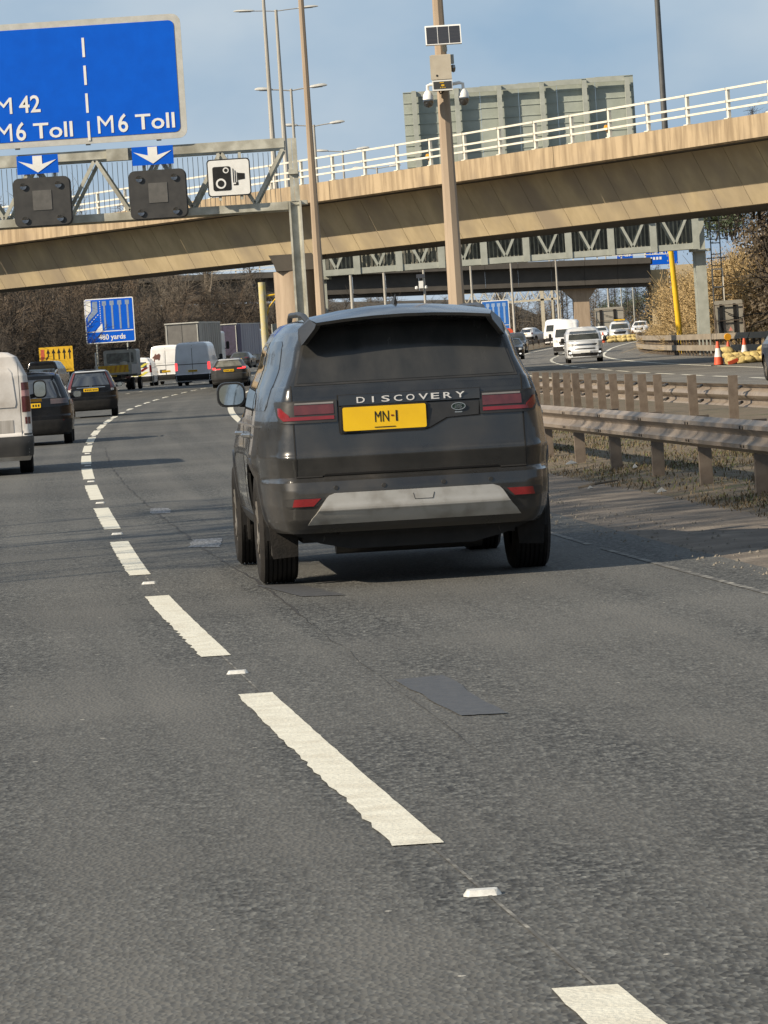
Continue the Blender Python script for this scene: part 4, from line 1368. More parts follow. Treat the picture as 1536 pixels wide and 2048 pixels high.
def std_car(name, label, cat, loc, yaw, L, W, H, mat, belt=1.0, hood=.98, wr=.34, axles=None, group=None, sc=1.0, rake=.28, kind='suv', front_cab=None, lamps=None, glassmat=None, facing='rear', bump=None, bowf=.1):
    t = thing(name, label, cat, loc, yaw, group, sc)
    W2 = W / 2
    if kind == 'van':
        prof = [(.22, .10, L - .1, W2 - .06), (.30, .03, L, W2 - .02), (.50, .0, L, W2), (.62, .02, L, W2), (.66, .05, L - .03, W2), (hood, .05, L - .15, W2), (hood + .06, .05, L - .75, W2 - .005), (hood + .4, .06, L - 1.25, W2 - .03),
                (H - .25, .10, L - 1.75, W2 - .10), (H - .10, .13, L - 1.95, W2 - .17), (H - .03, .2, L - 2.1, W2 - .30)]
        S = Shell(prof, .10, .12, .01, .35, .5, bowf)
    elif kind == 'hatch':
        prof = [(.18, .12, L - .15, W2 - .08), (.26, .03, L - .03, W2 - .03), (.5, .0, L, W2), (.66, .0, L - .02, W2), (.70, .04, L - .03, W2), (belt - .12, .03, L - .25, W2), (belt - .02, .08, L - 1.0, W2 - .02), (belt + .04, .16, L - 1.35, W2 - .06),
                (H - .20, .46, L - 1.95, W2 - .20), (H - .08, .58, L - 2.15, W2 - .27), (H - .03, .75, L - 2.35, W2 - .36)]
        S = Shell(prof, .35, .45, .06, .4, .5, bowf, hips=((1.0, .5, .03, .6, .3), (L - 1.0, .5, .03, .6, .3)))
    else:
        prof = [(.24, .12, L - .15, W2 - .08), (.32, .04, L - .03, W2 - .03), (.55, .0, L, W2), (.70, .0, L - .02, W2), (.74, .05, L - .03, W2), (belt - .15, .05, L - .15, W2), (belt - .02, .07, L - .9, W2 - .02), (belt + .05, .10, L - 1.3, W2 - .05),
                (H - .22, .10 + rake, L - 2.0, W2 - .20), (H - .09, .16 + rake, L - 2.2, W2 - .26), (H - .03, .3 + rake, L - 2.4, W2 - .36)]
        S = Shell(prof, .28, .4, .04, .4, .5, bowf, hips=((1.0, .5, .03, .6, .3), (L - 1.0, .5, .03, .6, .3)))
    ax = axles or (L * .20, L * .80)
    ar = [(a, wr, wr * 1.16) for a in ax]
    put("body", S.body(ar), mat, t, 32)
    for a in ax:
        liner(t, a, wr * 1.14, W2 - .03, W2 - .40, wr)
        for sg in (1, -1): wheel(t, sg * (W2 - .125), a, wr, .22, sg)
    m = MB(); m.box((0, L / 2, .42), (W - .45, L - .5, .36)); m.build("underbody", BLACKP, t)
    return t, S

# ------------------------------------------------------------------ the big dark car
SUVM = M("dusty_dark_grey_paint", (0.024, 0.0255, 0.0265), (0.046, 0.045, 0.042), scale=2.2, rough=.2, metal=.4, coat=.8, detail=9, lo=.40, hi=.72, rough2=.55, c3=(.085, .07, .052), s3=1.3, lo3=.55, hi3=.85)
SUVB = M("dusty_bumper_paint", (0.018, 0.018, 0.018), (0.045, 0.041, 0.035), scale=3, rough=.38, metal=.25, coat=.3, detail=9, lo=.4, hi=.7, rough2=.6)
road_dirt(SUVM, (.10, .085, .068), .35, 1.2, .36)
road_dirt(SUVB, (.10, .085, .068), .2, .9, .3)
SATIN = M("satin_black", (.018, .018, .018), (.03, .029, .027), scale=6, rough=.4)
SEAM = M("seam_black", (.006, .006, .006), (.008, .008, .008), rough=.9)
yaw = R_(4.9)
car = thing("car", "big dark grey dusty estate SUV seen from behind with yellow plate reading MN-I", "car", (.205, 27.66, 0), yaw)
car.rotation_euler = (0, R_(.55), yaw)
car.location.z = -.004
prof = [(.37, .10, 4.80, .93), (.40, .06, 4.86, .95), (.46, .02, 4.9, .97), (.56, .0, 4.93, .985), (.66, .0, 4.93, .99), (.715, .012, 4.92, .992), (.728, .05, 4.92, .992), (.748, .078, 4.92, .992),
        (.80, .070, 4.91, .995), (.875, .054, 4.9, 1.0), (.888, .056, 4.9, 1.0), (.905, .068, 4.89, 1.0), (1.00, .078, 4.82, .99), (1.08, .086, 4.6, .985), (1.13, .092, 4.2, .98), (1.17, .096, 3.8, .972), (1.27, .11, 3.62, .955), (1.345, .135, 3.48, .935),
        (1.36, .145, 3.45, .925), (1.48, .20, 3.24, .875), (1.62, .27, 2.98, .84), (1.72, .335, 2.78, .79), (1.775, .39, 2.64, .73), (1.805, .46, 2.5, .62), (1.82, .56, 2.36, .54)]
S = Shell(prof, .27, lambda z: .8 + .4 * sm(1.08, 1.4, z), .035, .45, .6, .12, hips=((1.15, .62, .035, .72, .3), (4.0, .55, .03, .72, .3)), taper_f=.05, tp=lambda z: (.10 + .015 * sm(1.0, 1.4, z), .15 - .085 * sm(1.05, 1.36, z)))
AX = (1.12, 4.04)
put("body", S.body([(a, .385, .455) for a in AX], crown=.05), SUVM, car, 30)
for a in AX:
    liner(car, a, .45, .965, .52, .385)
    for sg in (1, -1): wheel(car, sg * .872, a, .385, .262, sg)
# wheel arch lips
for a in AX:
    for sg in (1, -1):
        m = MB()
        rows = []
        for i in range(23):
            an = pi * (-.12 + 1.24 * i / 22)
            r0, r1 = .452, .49
            row = []
            for rr, ox in ((r0, -.01), (r0, .012), (r1, .010), (r1, -.008)):
                yy, zz = a + rr * cos(an), .385 + rr * sin(an)
                zz_ = max(.38, zz)
                xq = S.pt(S.qy(yy, zz_), zz_).x
                row.append((sg * (xq + ox), yy, zz))
            rows.append(row)
        m.strip(rows)
        m.build("arch_lip", SUVB, car, 50)
def sp_(name, mat, zl, al, ar, off=.004, parent=car, **k): return shell_patch(S, name, mat, parent, zl, al, ar, off, **k)
# tailgate glass and surround
rw = sp_("rear_window", GLASSD, [1.372, 1.48, 1.62, 1.755], [-.735, -.705, -.665, -.62], [.735, .705, .665, .62], .006, nq=18)
sp_("window_seal", SATIN, [1.357, 1.48, 1.64, 1.77], [-.755, -.722, -.68, -.63], [.755, .722, .68, .63], .003, nq=18)
# spoiler with side fins
m = MB()
top_f = [(x, .56, 1.878 - .06 * (x / .6) ** 2) for x in (-.60, -.4, -.2, 0, .2, .4, .60)]
top_m = [(x * 1.0, .30, 1.855 - .052 * (x / .6) ** 2) for x in (-.615, -.4, -.2, 0, .2, .4, .615)]
top_r = [(x, .10, 1.808 - .035 * (x / .6) ** 2) for x in (-.585, -.4, -.2, 0, .2, .4, .585)]
bot_r = [(x, .105, z - .02) for x, _, z in top_r]
bot_f = [(x * 1.02, .36, 1.752 - .02 * (x / .6) ** 2) for x in (-.6, -.4, -.2, 0, .2, .4, .6)]
m.strip([top_f, top_m, top_r, bot_r, bot_f])
m.build("spoiler", SUVM, car, 35)
for sg in (-1, 1):
    m = MB()
    o = [(.60, .56, 1.815), (.615, .30, 1.80), (.588, .10, 1.765), (.60, .115, 1.735), (.672, .175, 1.645), (.685, .21, 1.63), (.70, .28, 1.665), (.69, .40, 1.74)]
    inn = [(x - .035, y + .02, z) for x, y, z in o]
    n = len(o)
    m.add([(sg * x, y, z) for x, y, z in o + inn], [tuple(range(n)), tuple(range(2 * n - 1, n - 1, -1))] + [(i, (i + 1) % n, n + (i + 1) % n, n + i) for i in range(n)])
    m.build("spoiler_fin", SATIN, car)
# side glass
for sd in (-1, 1):
    sp_("side_window", GLASS, [1.20, 1.235, 1.45, 1.64, 1.665], [.60, .56, .60, .72, .80], [1.28, 1.32, 1.32, 1.32, 1.32], .004, ref='S', side=sd)
    sp_("side_window", GLASS, [1.16, 1.45, 1.665], [1.40, 1.40, 1.40], [2.34, 2.34, 2.34], .004, ref='S', side=sd)
    sp_("side_window", GLASS, [1.14, 1.35, 1.60, 1.665], [2.44, 2.44, 2.44, 2.44], [3.3, 3.05, 2.62, 2.50], .004, ref='S', side=sd)
    sp_("belt_trim", CHROME, [1.085, 1.10], [.62, .62], [3.3, 3.3], .006, ref='S', side=sd, nq=24, nz=1)
    for ya, yb in ((1.35, 1.357), (2.39, 2.397)):
        sp_("door_seam", SEAM, [.50, 1.66], [ya, ya], [yb, yb], .002, ref='S', side=sd, nq=1, nz=16)
    for yh in (1.55, 2.55):
        m = MB(); q = S.pt(S.qy(yh, 1.02), 1.02); m.tube([(sd * (q.x - .01), yh, 1.02), (sd * (q.x + .035), yh + .04, 1.022), (sd * (q.x + .035), yh + .19, 1.022), (sd * (q.x - .01), yh + .24, 1.02)], .016, 6)
        m.build("door_handle", CHROME, car, 50)
    sp_("sill_trim", BLACKP, [.375, .46], [1.62, 1.62], [3.55, 3.55], .008, ref='S', side=sd)
    mirror(car, sd * 1.02, 3.20, 1.30, .215, .185, SATIN, sd)
    m = MB()                                        # roof rail
    xs = .615
    m.tube([(sd * (xs - .02), .66, 1.78), (sd * xs, .86, 1.828), (sd * (xs + .01), 1.2, 1.845), (sd * xs, 2.2, 1.85), (sd * (xs - .02), 2.6, 1.83), (sd * (xs - .03), 2.85, 1.78)], [.020, .022, .020, .020, .020, .016], 8)
    m.build("roof_rail", SATIN, car, 50)
    # tail lights: housing, then the bars
    a0, a1 = (.485, .985)
    zl = [1.108, 1.118, 1.245, 1.257]
    A0, A1 = [.485, .482, .478, .48], [.80, .87, 1.02, 1.0]
    hs = sp_("tail_light", SATIN, zl, [sd * a for a in (A0 if sd > 0 else A1)], [sd * a for a in (A1 if sd > 0 else A0)], .010)
    if sd < 0:
        fl = lambda A, B: ([-b for b in B], [-a for a in A])
    else:
        fl = lambda A, B: (A, B)
    l, r = fl([.50, .50], [.765, .765])
    sp_("red_bar", REDD, [1.165, 1.228], l, r, .014, parent=hs)
    l, r = fl([.50, .50], [.81, .84])
    sp_("red_bar", REDL, [1.128, 1.152], l, r, .014, parent=hs)
    l, r = fl([.785, .80, .86], [.84, .89, .905])
    sp_("red_bar", REDL, [1.128, 1.165, 1.215], l, r, .014, parent=hs)
    l, r = fl([.50, .50], [.76, .76])
    sp_("clear_strip", M("lamp_clear_dull", (.22, .21, .20), (.17, .16, .15), rough=.2), [1.232, 1.244], l, r, .014, parent=hs, nz=1)
    # tailgate seam
    l, r = fl([.770, .770, .772], [.779, .779, .781])
    sp_("tailgate_seam", SEAM, [.752, 1.0, 1.36], l, r, .0035, nq=1, nz=14)
    # reflectors
    l, r = fl([.665, .645, .60, .60], [.84, .90, .905, .87])
    rf = sp_("reflector", SATIN, [.548, .565, .60, .612], l, r, .006)
    l, r = fl([.675, .625], [.815, .80])
    sp_("red_bar", REDL, [.557, .606], l, r, .011, parent=rf, nz=2)
    # mud flaps
    m = MB(); m.plate([(sd * .76, .20), (sd * .93, .19), (sd * .95, .44), (sd * .74, .44)], .62, .64); m.build("mud_flap", RUBBER, car)
# recessed plate panel, off to one side
sp_("plate_seam", SEAM, [1.020, 1.034, 1.092, 1.1, 1.285], [-.462, -.472, -.475, -.475, -.475], [.10, .15, .262, .48, .492], .003, nq=14)
pan = sp_("plate_recess", SATIN, [1.030, 1.042, 1.098, 1.108, 1.205], [-.455, -.462, -.463, -.463, -.463], [.10, .14, .25, .47, .478], .006, nq=14)
st = sp_("name_strip", SUVM, [1.212, 1.278], [-.465, -.465], [.482, .485], .016, thick=.02, nq=14)
xs = [-.343, -.262, -.183, -.086, .013, .107, .187, .262, .334]
for ch, x in zip("DISCOVERY", np.linspace(-.345, .322, 9)):
    y = S.pt(x, 1.245).y
    o = letter('L' + ch, LETTERM, st, x - (.0 if ch != 'I' else -.02), y - .021, 1.226, "letter")
xp, zp = -.165, 1.121
yp = S.pt(-.2, 1.12).y - .012
m = MB(); m.plate(rrect(xp - .279, xp + .279, zp - .079, zp + .079, .012, 3), yp - .012, yp); pl = m.build("number_plate", PLATEY, car)
m = MB(); m.plate(rrect(xp - .292, xp + .292, zp - .092, zp + .09, .012, 3), yp + .001, yp + .014); m.build("plate_holder", BLACKP, pl)
letter('plate', BLACKP, pl, xp - .066, yp - .0135, zp - .027); letter('plate_i', BLACKP, pl, xp + .074, yp - .0135, zp - .027)
m = MB(); m.box((xp + .051, yp - .0135, zp + .012), (.017, .004, .009)); m.build("dash", REDL, pl)
m = MB(); m.box((xp + .0, yp - .0135, zp - .062), (.14, .003, .005)); m.build("maker_strip", BLACKP, pl)
yb = S.pt(.335, 1.165).y - .008
m = MB(); m.plate(ellipse(.335, 1.168, .046, .023, 28), yb - .006, yb); bd = m.build("badge", M("badge_dark", (.012, .03, .02), rough=.3), car)
m = MB()
for i in range(28):
    a, b = 2 * pi * i / 28, 2 * pi * (i + 1) / 28
    m.bar((.335 + .046 * cos(a), yb - .006, 1.168 + .023 * sin(a)), (.335 + .046 * cos(b), yb - .006, 1.168 + .023 * sin(b)), .006, .006)
m.build("badge_ring", CHROME, bd)
letter('LAND', CHROME, bd, .315, yb - .008, 1.170); letter('ROVER', CHROME, bd, .311, yb - .008, 1.156)
m = MB(); m.box((.335, yb, 1.130), (.05, .006, .008)); m.build("engine_badge", CHROME, car)
# bottom seam of the tailgate, stepped
sp_("tailgate_seam", SEAM, [.742, .756], [-.775, -.775], [-.60, -.60], .006, nz=1)
sp_("tailgate_seam", SEAM, [.748, .768], [-.60, -.575], [.60, .575], .007, nz=2, nq=14)
sp_("tailgate_seam", SEAM, [.742, .756], [.60, .60], [.775, .775], .006, nz=1)
# silver skid plate
sk = sp_("skid_plate", SILVER, [.405, .425, .505, .525, .545, .600, .622, .636], [-.725, -.735, -.66, -.645, -.63, -.592, -.57, -.53], [.725, .735, .66, .645, .63, .592, .57, .53], .030, thick=.045, nq=18, nz=3, smooth=70)
for i in range(len(sk.data.vertices)):
    v = sk.data.vertices[i]
    if v.co.z < .515 and v.co.y < .12: v.co.y += (.515 - v.co.z) * .42
    elif v.co.z < .55: v.co.y -= .006
m = MB()
yk = S.pt(0, .6).y - .033
for a, b in (((-.07, .61), (-.06, .57)), ((-.06, .57), (.06, .57)), ((.06, .57), (.07, .61))):
    m.bar((a[0] + .06, yk + .003, a[1]), (b[0] + .06, yk + .003, b[1]), .003, .003)
m.build("tow_eye_seam", SEAM, sk)
# parking sensors
m = MB()
for x in (-.52, -.2, .2, .52): m.lathe([(0, -.003), (.014, -.003), (.016, .003)], (x, S.pt(x, .66).y - .002, .672), 10, 'y')
tag(m.build("parking_sensors", SUVM, car), kind="stuff")
# underside: valance, exhaust boxes, axle
m = MB(); m.plate([(-.80, .36), (-.74, .46), (.74, .46), (.80, .36), (.62, .29), (.42, .245), (-.42, .245), (-.62, .29)], .34, .6); m.build("valance", BLACKP, car)
m = MB(); m.tube([(-.5, .62, .30), (.5, .62, .30)], .10, 10); m.tube([(-.5, .62, .30), (-.62, .35, .33)], .035, 8); m.tube([(.5, .62, .30), (.62, .35, .33)], .035, 8); m.build("exhaust", SATIN, car, 40)
m = MB(); m.tube([(-.75, 1.12, .36), (-.3, 1.12, .33), (.3, 1.12, .33), (.75, 1.12, .36)], .05, 8); m.lathe([(.0, -.14), (.13, -.1), (.15, 0), (.13, .1), (0, .14)], (0, 1.12, .34), 12, 'y'); m.build("axle", SATIN, car, 40)
m = MB(); m.box((0, 2.5, .37), (1.45, 3.9, .16)); m.box((0, 1.0, .55), (1.0, 1.6, .4)); m.build("floor_pan", BLACKP, car)
m = MB(); m.add([(-.018, .62, 1.85), (.018, .62, 1.85), (.0, .60, 1.945), (-.035, .95, 1.85), (.035, .95, 1.85), (0, .64, 1.95), (0, .72, 1.92)], [(0, 1, 2), (1, 4, 6, 5, 2), (0, 2, 5, 6, 3), (4, 3, 6), (0, 3, 4, 1)])
m.build("shark_fin", SATIN, car)

# ------------------------------------------------------------------ other traffic, our side
def veh_rear_basics(t, S, L, W, H, win, platez=.95, bumper=.62, wmat=None, lamps=None, pl=True, bmat=None):
    W2 = W / 2
    zl, a = win
    if zl: shell_patch(S, "rear_window", wmat or GLASS, t, zl, [-x for x in a], a, .006)
    shell_patch(S, "bumper", bmat or BLACKP, t, [.30, bumper], [-W2 - .12] * 2, [W2 + .12] * 2, .02, nq=18)
    for (name, mat, zl, a0, a1) in lamps or []:
        for sd in (-1, 1):
            l, r = (a0, a1) if sd > 0 else ([-x for x in a1], [-x for x in a0])
            shell_patch(S, name, mat, t, zl, l, r, .012)
    if pl: plate(t, 0, S.pt(0, platez).y - .016, platez)

# white van at the edge of the frame
t, S = std_car("white_van", "dirty white panel van at the edge of the frame with tall red tail light", "van", (-6.14, 62.5, 0), road_yaw(64) + .01, 5.0, 1.93, 1.95, DIRTYW, hood=1.15, wr=.34, kind='van', sc=.965)
veh_rear_basics(t, S, 5, 1.93, 1.95, (None, None), bumper=.60, platez=.72, bmat=DKGREY,
    lamps=[("tail_light", REDD, [.98, 1.10, 1.22], [.83] * 3, [.975] * 3), ("tail_light", M("lamp_pinkish", (.45, .25, .24), (.38, .2, .2), rough=.2, coat=.4), [1.10 + .125, 1.315], [.835] * 2, [.975] * 2), ("tail_light", REDD, [1.32, 1.44], [.835] * 2, [.975] * 2),
           ("lamp_panel", DIRTYW, [.64, .97], [.835] * 2, [.97] * 2), ("fog_lamp", REDD, [.79, .90], [.86] * 2, [.955] * 2), ("reversing_lamp", SIGNW, [.70, .78], [.86] * 2, [.955] * 2), ("reflector", REDL, [.53, .565], [.52] * 2, [.78] * 2), ("lamp_panel", DKGREY, [.62, .69], [.835] * 2, [.985] * 2)])
for sd in (-1, 1):
    l, r = ([.09] * 4, [.72, .74, .70, .64]) if sd > 0 else ([-.72, -.74, -.70, -.64], [-.09] * 4)
    shell_patch(S, "door_panel", DIRTYW, t, [1.06, 1.12, 1.60, 1.68], l, r, .012, thick=.02)
    l, r = ([.09] * 2, [.68] * 2) if sd > 0 else ([-.68] * 2, [-.09] * 2)
    shell_patch(S, "door_recess", M("dirt_streak", (.30, .28, .25), (.40, .38, .35), scale=6, rough=.6, stretch=(6, 1, .4)), t, [.66, .86], l, r, .006)
    l, r = ([.80] * 2, [.806] * 2) if sd > 0 else ([-.806] * 2, [-.80] * 2)
    shell_patch(S, "door_seam", SEAM, t, [.60, 1.86], l, r, .003, nq=1, nz=12)
mirror(t, 1.13, 3.55, 1.30, .22, .30, BLACKP, 1); mirror(t, -1.13, 3.55, 1.30, .22, .30, BLACKP, -1)
m = MB(); m.box((1.04, 3.5, 1.12), (.22, .05, .05)); m.build("indicator", M("amber", None), t)
shell_patch(S, "door_seam", SEAM, t, [.6, 1.86], [-.004] * 2, [.004] * 2, .003, nq=1, nz=12)

# black 4x4
t, S = std_car("black_car", "black 4x4 with silver roof line directly ahead of the dirty white van", "car", (-7.06, 84.6, 0), road_yaw(86), 4.85, 1.98, 1.78, BLACKC, belt=1.1, wr=.38, rake=.34, sc=.84)
veh_rear_basics(t, S, 4.85, 1.98, 1.78, ([1.14, 1.4, 1.60], [.78, .70, .62]), platez=.98, lamps=[("tail_light", M("lamp_smoked", (.07, .06, .06), (.10, .07, .07), rough=.2, coat=.4), [1.0, 1.12], [.50] * 2, [.96] * 2), ("reflector", REDL, [.585, .61], [.52] * 2, [.80] * 2)])
for sd in (-1, 1):
    shell_patch(S, "side_window", GLASS, t, [1.15, 1.4, 1.58], [.62, .72, .95], [3.4, 2.95, 2.6], .004, ref='S', side=sd)
    m = MB(); m.tube([(sd * .66, .5, 1.74), (sd * .68, .7, 1.80), (sd * .68, 2.3, 1.81), (sd * .66, 2.5, 1.75)], .022, 6); m.build("roof_rail", CHROME, t)
    m = MB(); pts = [S.pt(S.qy(y, z), z) for y, z in ((.38, 1.14), (.52, 1.3), (.66, 1.5), (.8, 1.64))]; m.tube([(sd * (p.x + .005), p.y, p.z) for p in pts], .014, 5); m.build("pillar_trim", CHROME, t)
mirror(t, 1.12, 3.1, 1.18, .22, .17, BLACKC, 1); mirror(t, -1.12, 3.1, 1.18, .22, .17, BLACKC, -1)
# black estate with upright lamps
t, S = std_car("black_car", "black family SUV with tall red lamps on its rear pillars, ahead of the black 4x4", "car", (-8.50, 124.0, 0), road_yaw(126) + .02, 4.5, 1.80, 1.68, BLACKC, belt=1.05, wr=.34, rake=.30, sc=.85)
veh_rear_basics(t, S, 4.5, 1.8, 1.68, ([1.12, 1.3, 1.54], [.66, .60, .52]), platez=.97, lamps=[("tail_light", REDD, [1.0, 1.12, 1.32, 1.58], [.70, .70, .64, .545], [.84, .84, .76, .63]), ("tail_light", CLEARL, [.93, 1.0], [.71] * 2, [.83] * 2)])
shell_patch(S, "chrome_strip", CHROME, t, [1.045, 1.065], [-.5] * 2, [.5] * 2, .008, nz=1)
m = MB(); y_ = S.pt(0, 1.09).y - .01; m.box((-.03, y_, 1.105), (.012, .01, .05)); m.box((.03, y_, 1.105), (.012, .01, .05)); m.box((0, y_, 1.105), (.06, .01, .012)); m.build("badge", CHROME, t)
shell_patch(S, "roof_edge", SILVC, t, [1.59, 1.62], [-.56] * 2, [.56] * 2, .02, nz=1)
for sd in (-1, 1): shell_patch(S, "side_window", GLASS, t, [1.1, 1.3, 1.5], [.62, .72, .95], [3.1, 2.75, 2.4], .004, ref='S', side=sd)
mirror(t, 1.0, 2.9, 1.1, .2, .15, BLACKC, 1); mirror(t, -1.0, 2.9, 1.1, .2, .15, BLACKC, -1)
# black people carrier
t, S = std_car("black_van", "black people carrier half hidden in front of the yellow temporary sign", "van", (-20.0, 250, 0), road_yaw(255) - .03, 5.1, 1.93, 1.95, BLACKC, hood=1.1, wr=.35, kind='van')
veh_rear_basics(t, S, 5.1, 1.93, 1.95, ([1.2, 1.7], [.80, .72]), platez=.95, lamps=[("tail_light", REDD, [.95, 1.25], [.86] * 2, [.97] * 2)])
for sd in (-1, 1): shell_patch(S, "side_window", CLEARG, t, [1.2, 1.62], [.4, .5], [3.2, 3.0], .004, ref='S', side=sd)
# tipper truck
t = thing("tipper_truck", "grey tipper truck with yellow tailboard in front of the blue 480 yards sign", "truck", (-14.75, 235, 0), road_yaw(238) - .035)
TG = M("tipper_grey", (.42, .41, .37), (.33, .32, .285), scale=3, rough=.6)
m = MB(); m.plate(rrect(-.95, .95, .75, 2.30, .12), 3.2, 4.9); m.build("cab", TG, t)
m = MB(); m.plate(rrect(-.78, .78, 1.55, 2.12, .08), 3.17, 3.2); m.build("rear_window", M("glass_lit_through", (.22, .23, .21), (.10, .10, .09), scale=2.5, rough=.1), t)
for sd in (-1, 1):
    m = MB(); m.box((sd * 1.03, 1.5, 1.2), (.06, 3.2, .5)); m.build("side_board", TG, t)
    m = MB(); m.box((sd * .98, .05, 1.75), (.07, .07, .95)); m.build("post", SIGNW if sd < 0 else TG, t)
    wheel(t, sd * .92, 1.0, .36, .22, sd); wheel(t, sd * .70, 1.0, .36, .20, sd); wheel(t, sd * .95, 4.1, .36, .22, sd)
    m = MB(); m.box((sd * .8, -.02, .72), (.3, .06, .12)); m.build("tail_light", REDD, t)
m = MB(); m.box((0, 1.5, .95), (2.1, 3.2, .1)); m.build("bed_floor", TG, t)
m = MB(); m.box((0, 2.3, .75), (.8, 4.6, .2)); m.box((0, .25, .55), (1.7, .15, .18)); m.build("chassis", BLACKP, t)
m = MB(); m.box((0, -.04, 1.22), (1.72, .05, .42)); tb = m.build("tailboard", SIGNY, t)
m = MB()
for i in range(6): m.add([(-.8 + i * .27, -.07, 1.02), (-.68 + i * .27, -.07, 1.02), (-.58 + i * .27, -.07, 1.42), (-.70 + i * .27, -.07, 1.42)], [(0, 1, 2, 3)])
m.build("chevrons", M("chevron_worn", (.45, .18, .03), (.62, .36, .03), scale=6, rough=.6), tb)["kind"] = "stuff"
m = MB(); m.lathe([(0, 0), (.22, 0), (.24, .5), (0, .52)], (-.35, 2.2, 1.0), 10); m.lathe([(0, 0), (.2, 0), (.2, .6), (0, .62)], (.3, 2.4, 1.0), 10); m.build("load_drums", M("drum_cream", (.45, .42, .34), rough=.6), t)
m = MB(); m.box((0, 4.0, 2.38), (1.2, .2, .1)); m.build("light_bar", BLACKP, t)
plate(t, -.1, -.03, .85)
# small white works van with chevrons
t, S = std_car("white_van", "small white works van with yellow chevrons on its rear beside the tipper truck", "van", (-14.55, 255, 0), road_yaw(258) - .01, 4.4, 1.75, 1.78, WHITEC, hood=1.05, wr=.32, kind='van')
veh_rear_basics(t, S, 4.4, 1.75, 1.78, ([1.15, 1.5], [.60, .55]), platez=.75, lamps=[("tail_light", REDL, [.85, 1.3], [.74] * 2, [.90] * 2)])
CHV = M("chevron_yellow", (.72, .66, .10), (.62, .57, .09), rough=.5)
for sd in (-1, 1):
    for i in range(3):
        z0 = .66 + i * .26
        l, r = ([.05, .45], [.30, .70]) if sd > 0 else ([-.30, -.70], [-.05, -.45])
        shell_patch(S, "chevron", CHV if i % 2 == 0 else REDL, t, [z0, z0 + .24], l, r, .011, nz=2)
    shell_patch(S, "side_window", GLASS, t, [1.15, 1.55], [2.2, 2.3], [3.2, 2.9], .004, ref='S', side=sd)
# two white vans
for x, y, lab, mt, red in ((-13.15, 262, "white high-roof van with a brown horse picture on its rear door", WHITEC, REDD), (-10.42, 238, "silvery white high-roof van with red lamps and plain rear doors", paint("van_silverwhite", (.74, .77, .81), (.64, .66, .69), metal=.0), REDON)):
    t, S = std_car("white_van", lab, "van", (x, y, 0), road_yaw(y) - .04, 5.6, 2.05, 2.48, mt, hood=1.2, wr=.35, kind='van', group="white vans in the outer lanes")
    veh_rear_basics(t, S, 5.6, 2.05, 2.48, (None, None), platez=.83, lamps=[("tail_light", red, [.88, 1.30], [.88] * 2, [1.03] * 2)])
    shell_patch(S, "door_seam", SEAM, t, [.62, 2.3], [-.012] * 2, [.012] * 2, .004, nq=1)
    shell_patch(S, "door_trim", DKGREY, t, [1.20, 1.24], [-.86] * 2, [.86] * 2, .006, nz=1)
    for sd in (-1, 1):
        l, r = ([.08] * 2, [.80, .74]) if sd > 0 else ([-.80, -.74], [-.08] * 2)
        shell_patch(S, "door_panel", mt, t, [1.36, 2.02], l, r, .014, thick=.02)
    m = MB(); m.plate(rrect(-.40, .0, .74, .95, .02), S.pt(0, .85).y - .012, S.pt(0, .85).y + .02); m.build("plate_surround", SIGNW if red is REDON else DKGREY, t)
    if 'horse' in lab:
        yy = S.pt(-.4, 1.7).y - .022
        m = MB(); m.plate([(-.75, 1.42), (-.68, 1.42), (-.66, 1.60), (-.45, 1.60), (-.43, 1.42), (-.36, 1.42), (-.34, 1.66), (-.30, 1.86), (-.38, 1.98), (-.55, 1.90), (-.62, 1.98), (-.70, 1.84), (-.82, 1.74), (-.78, 1.68), (-.72, 1.7)], yy, yy + .02)
        m.build("horse_picture", M("decal_brown", (.16, .07, .05), (.10, .05, .04), rough=.5), t)
    mirror(t, 1.22, 4.2, 1.55, .2, .34, BLACKP, 1, False); mirror(t, -1.22, 4.2, 1.55, .2, .34, BLACKP, -1, False)
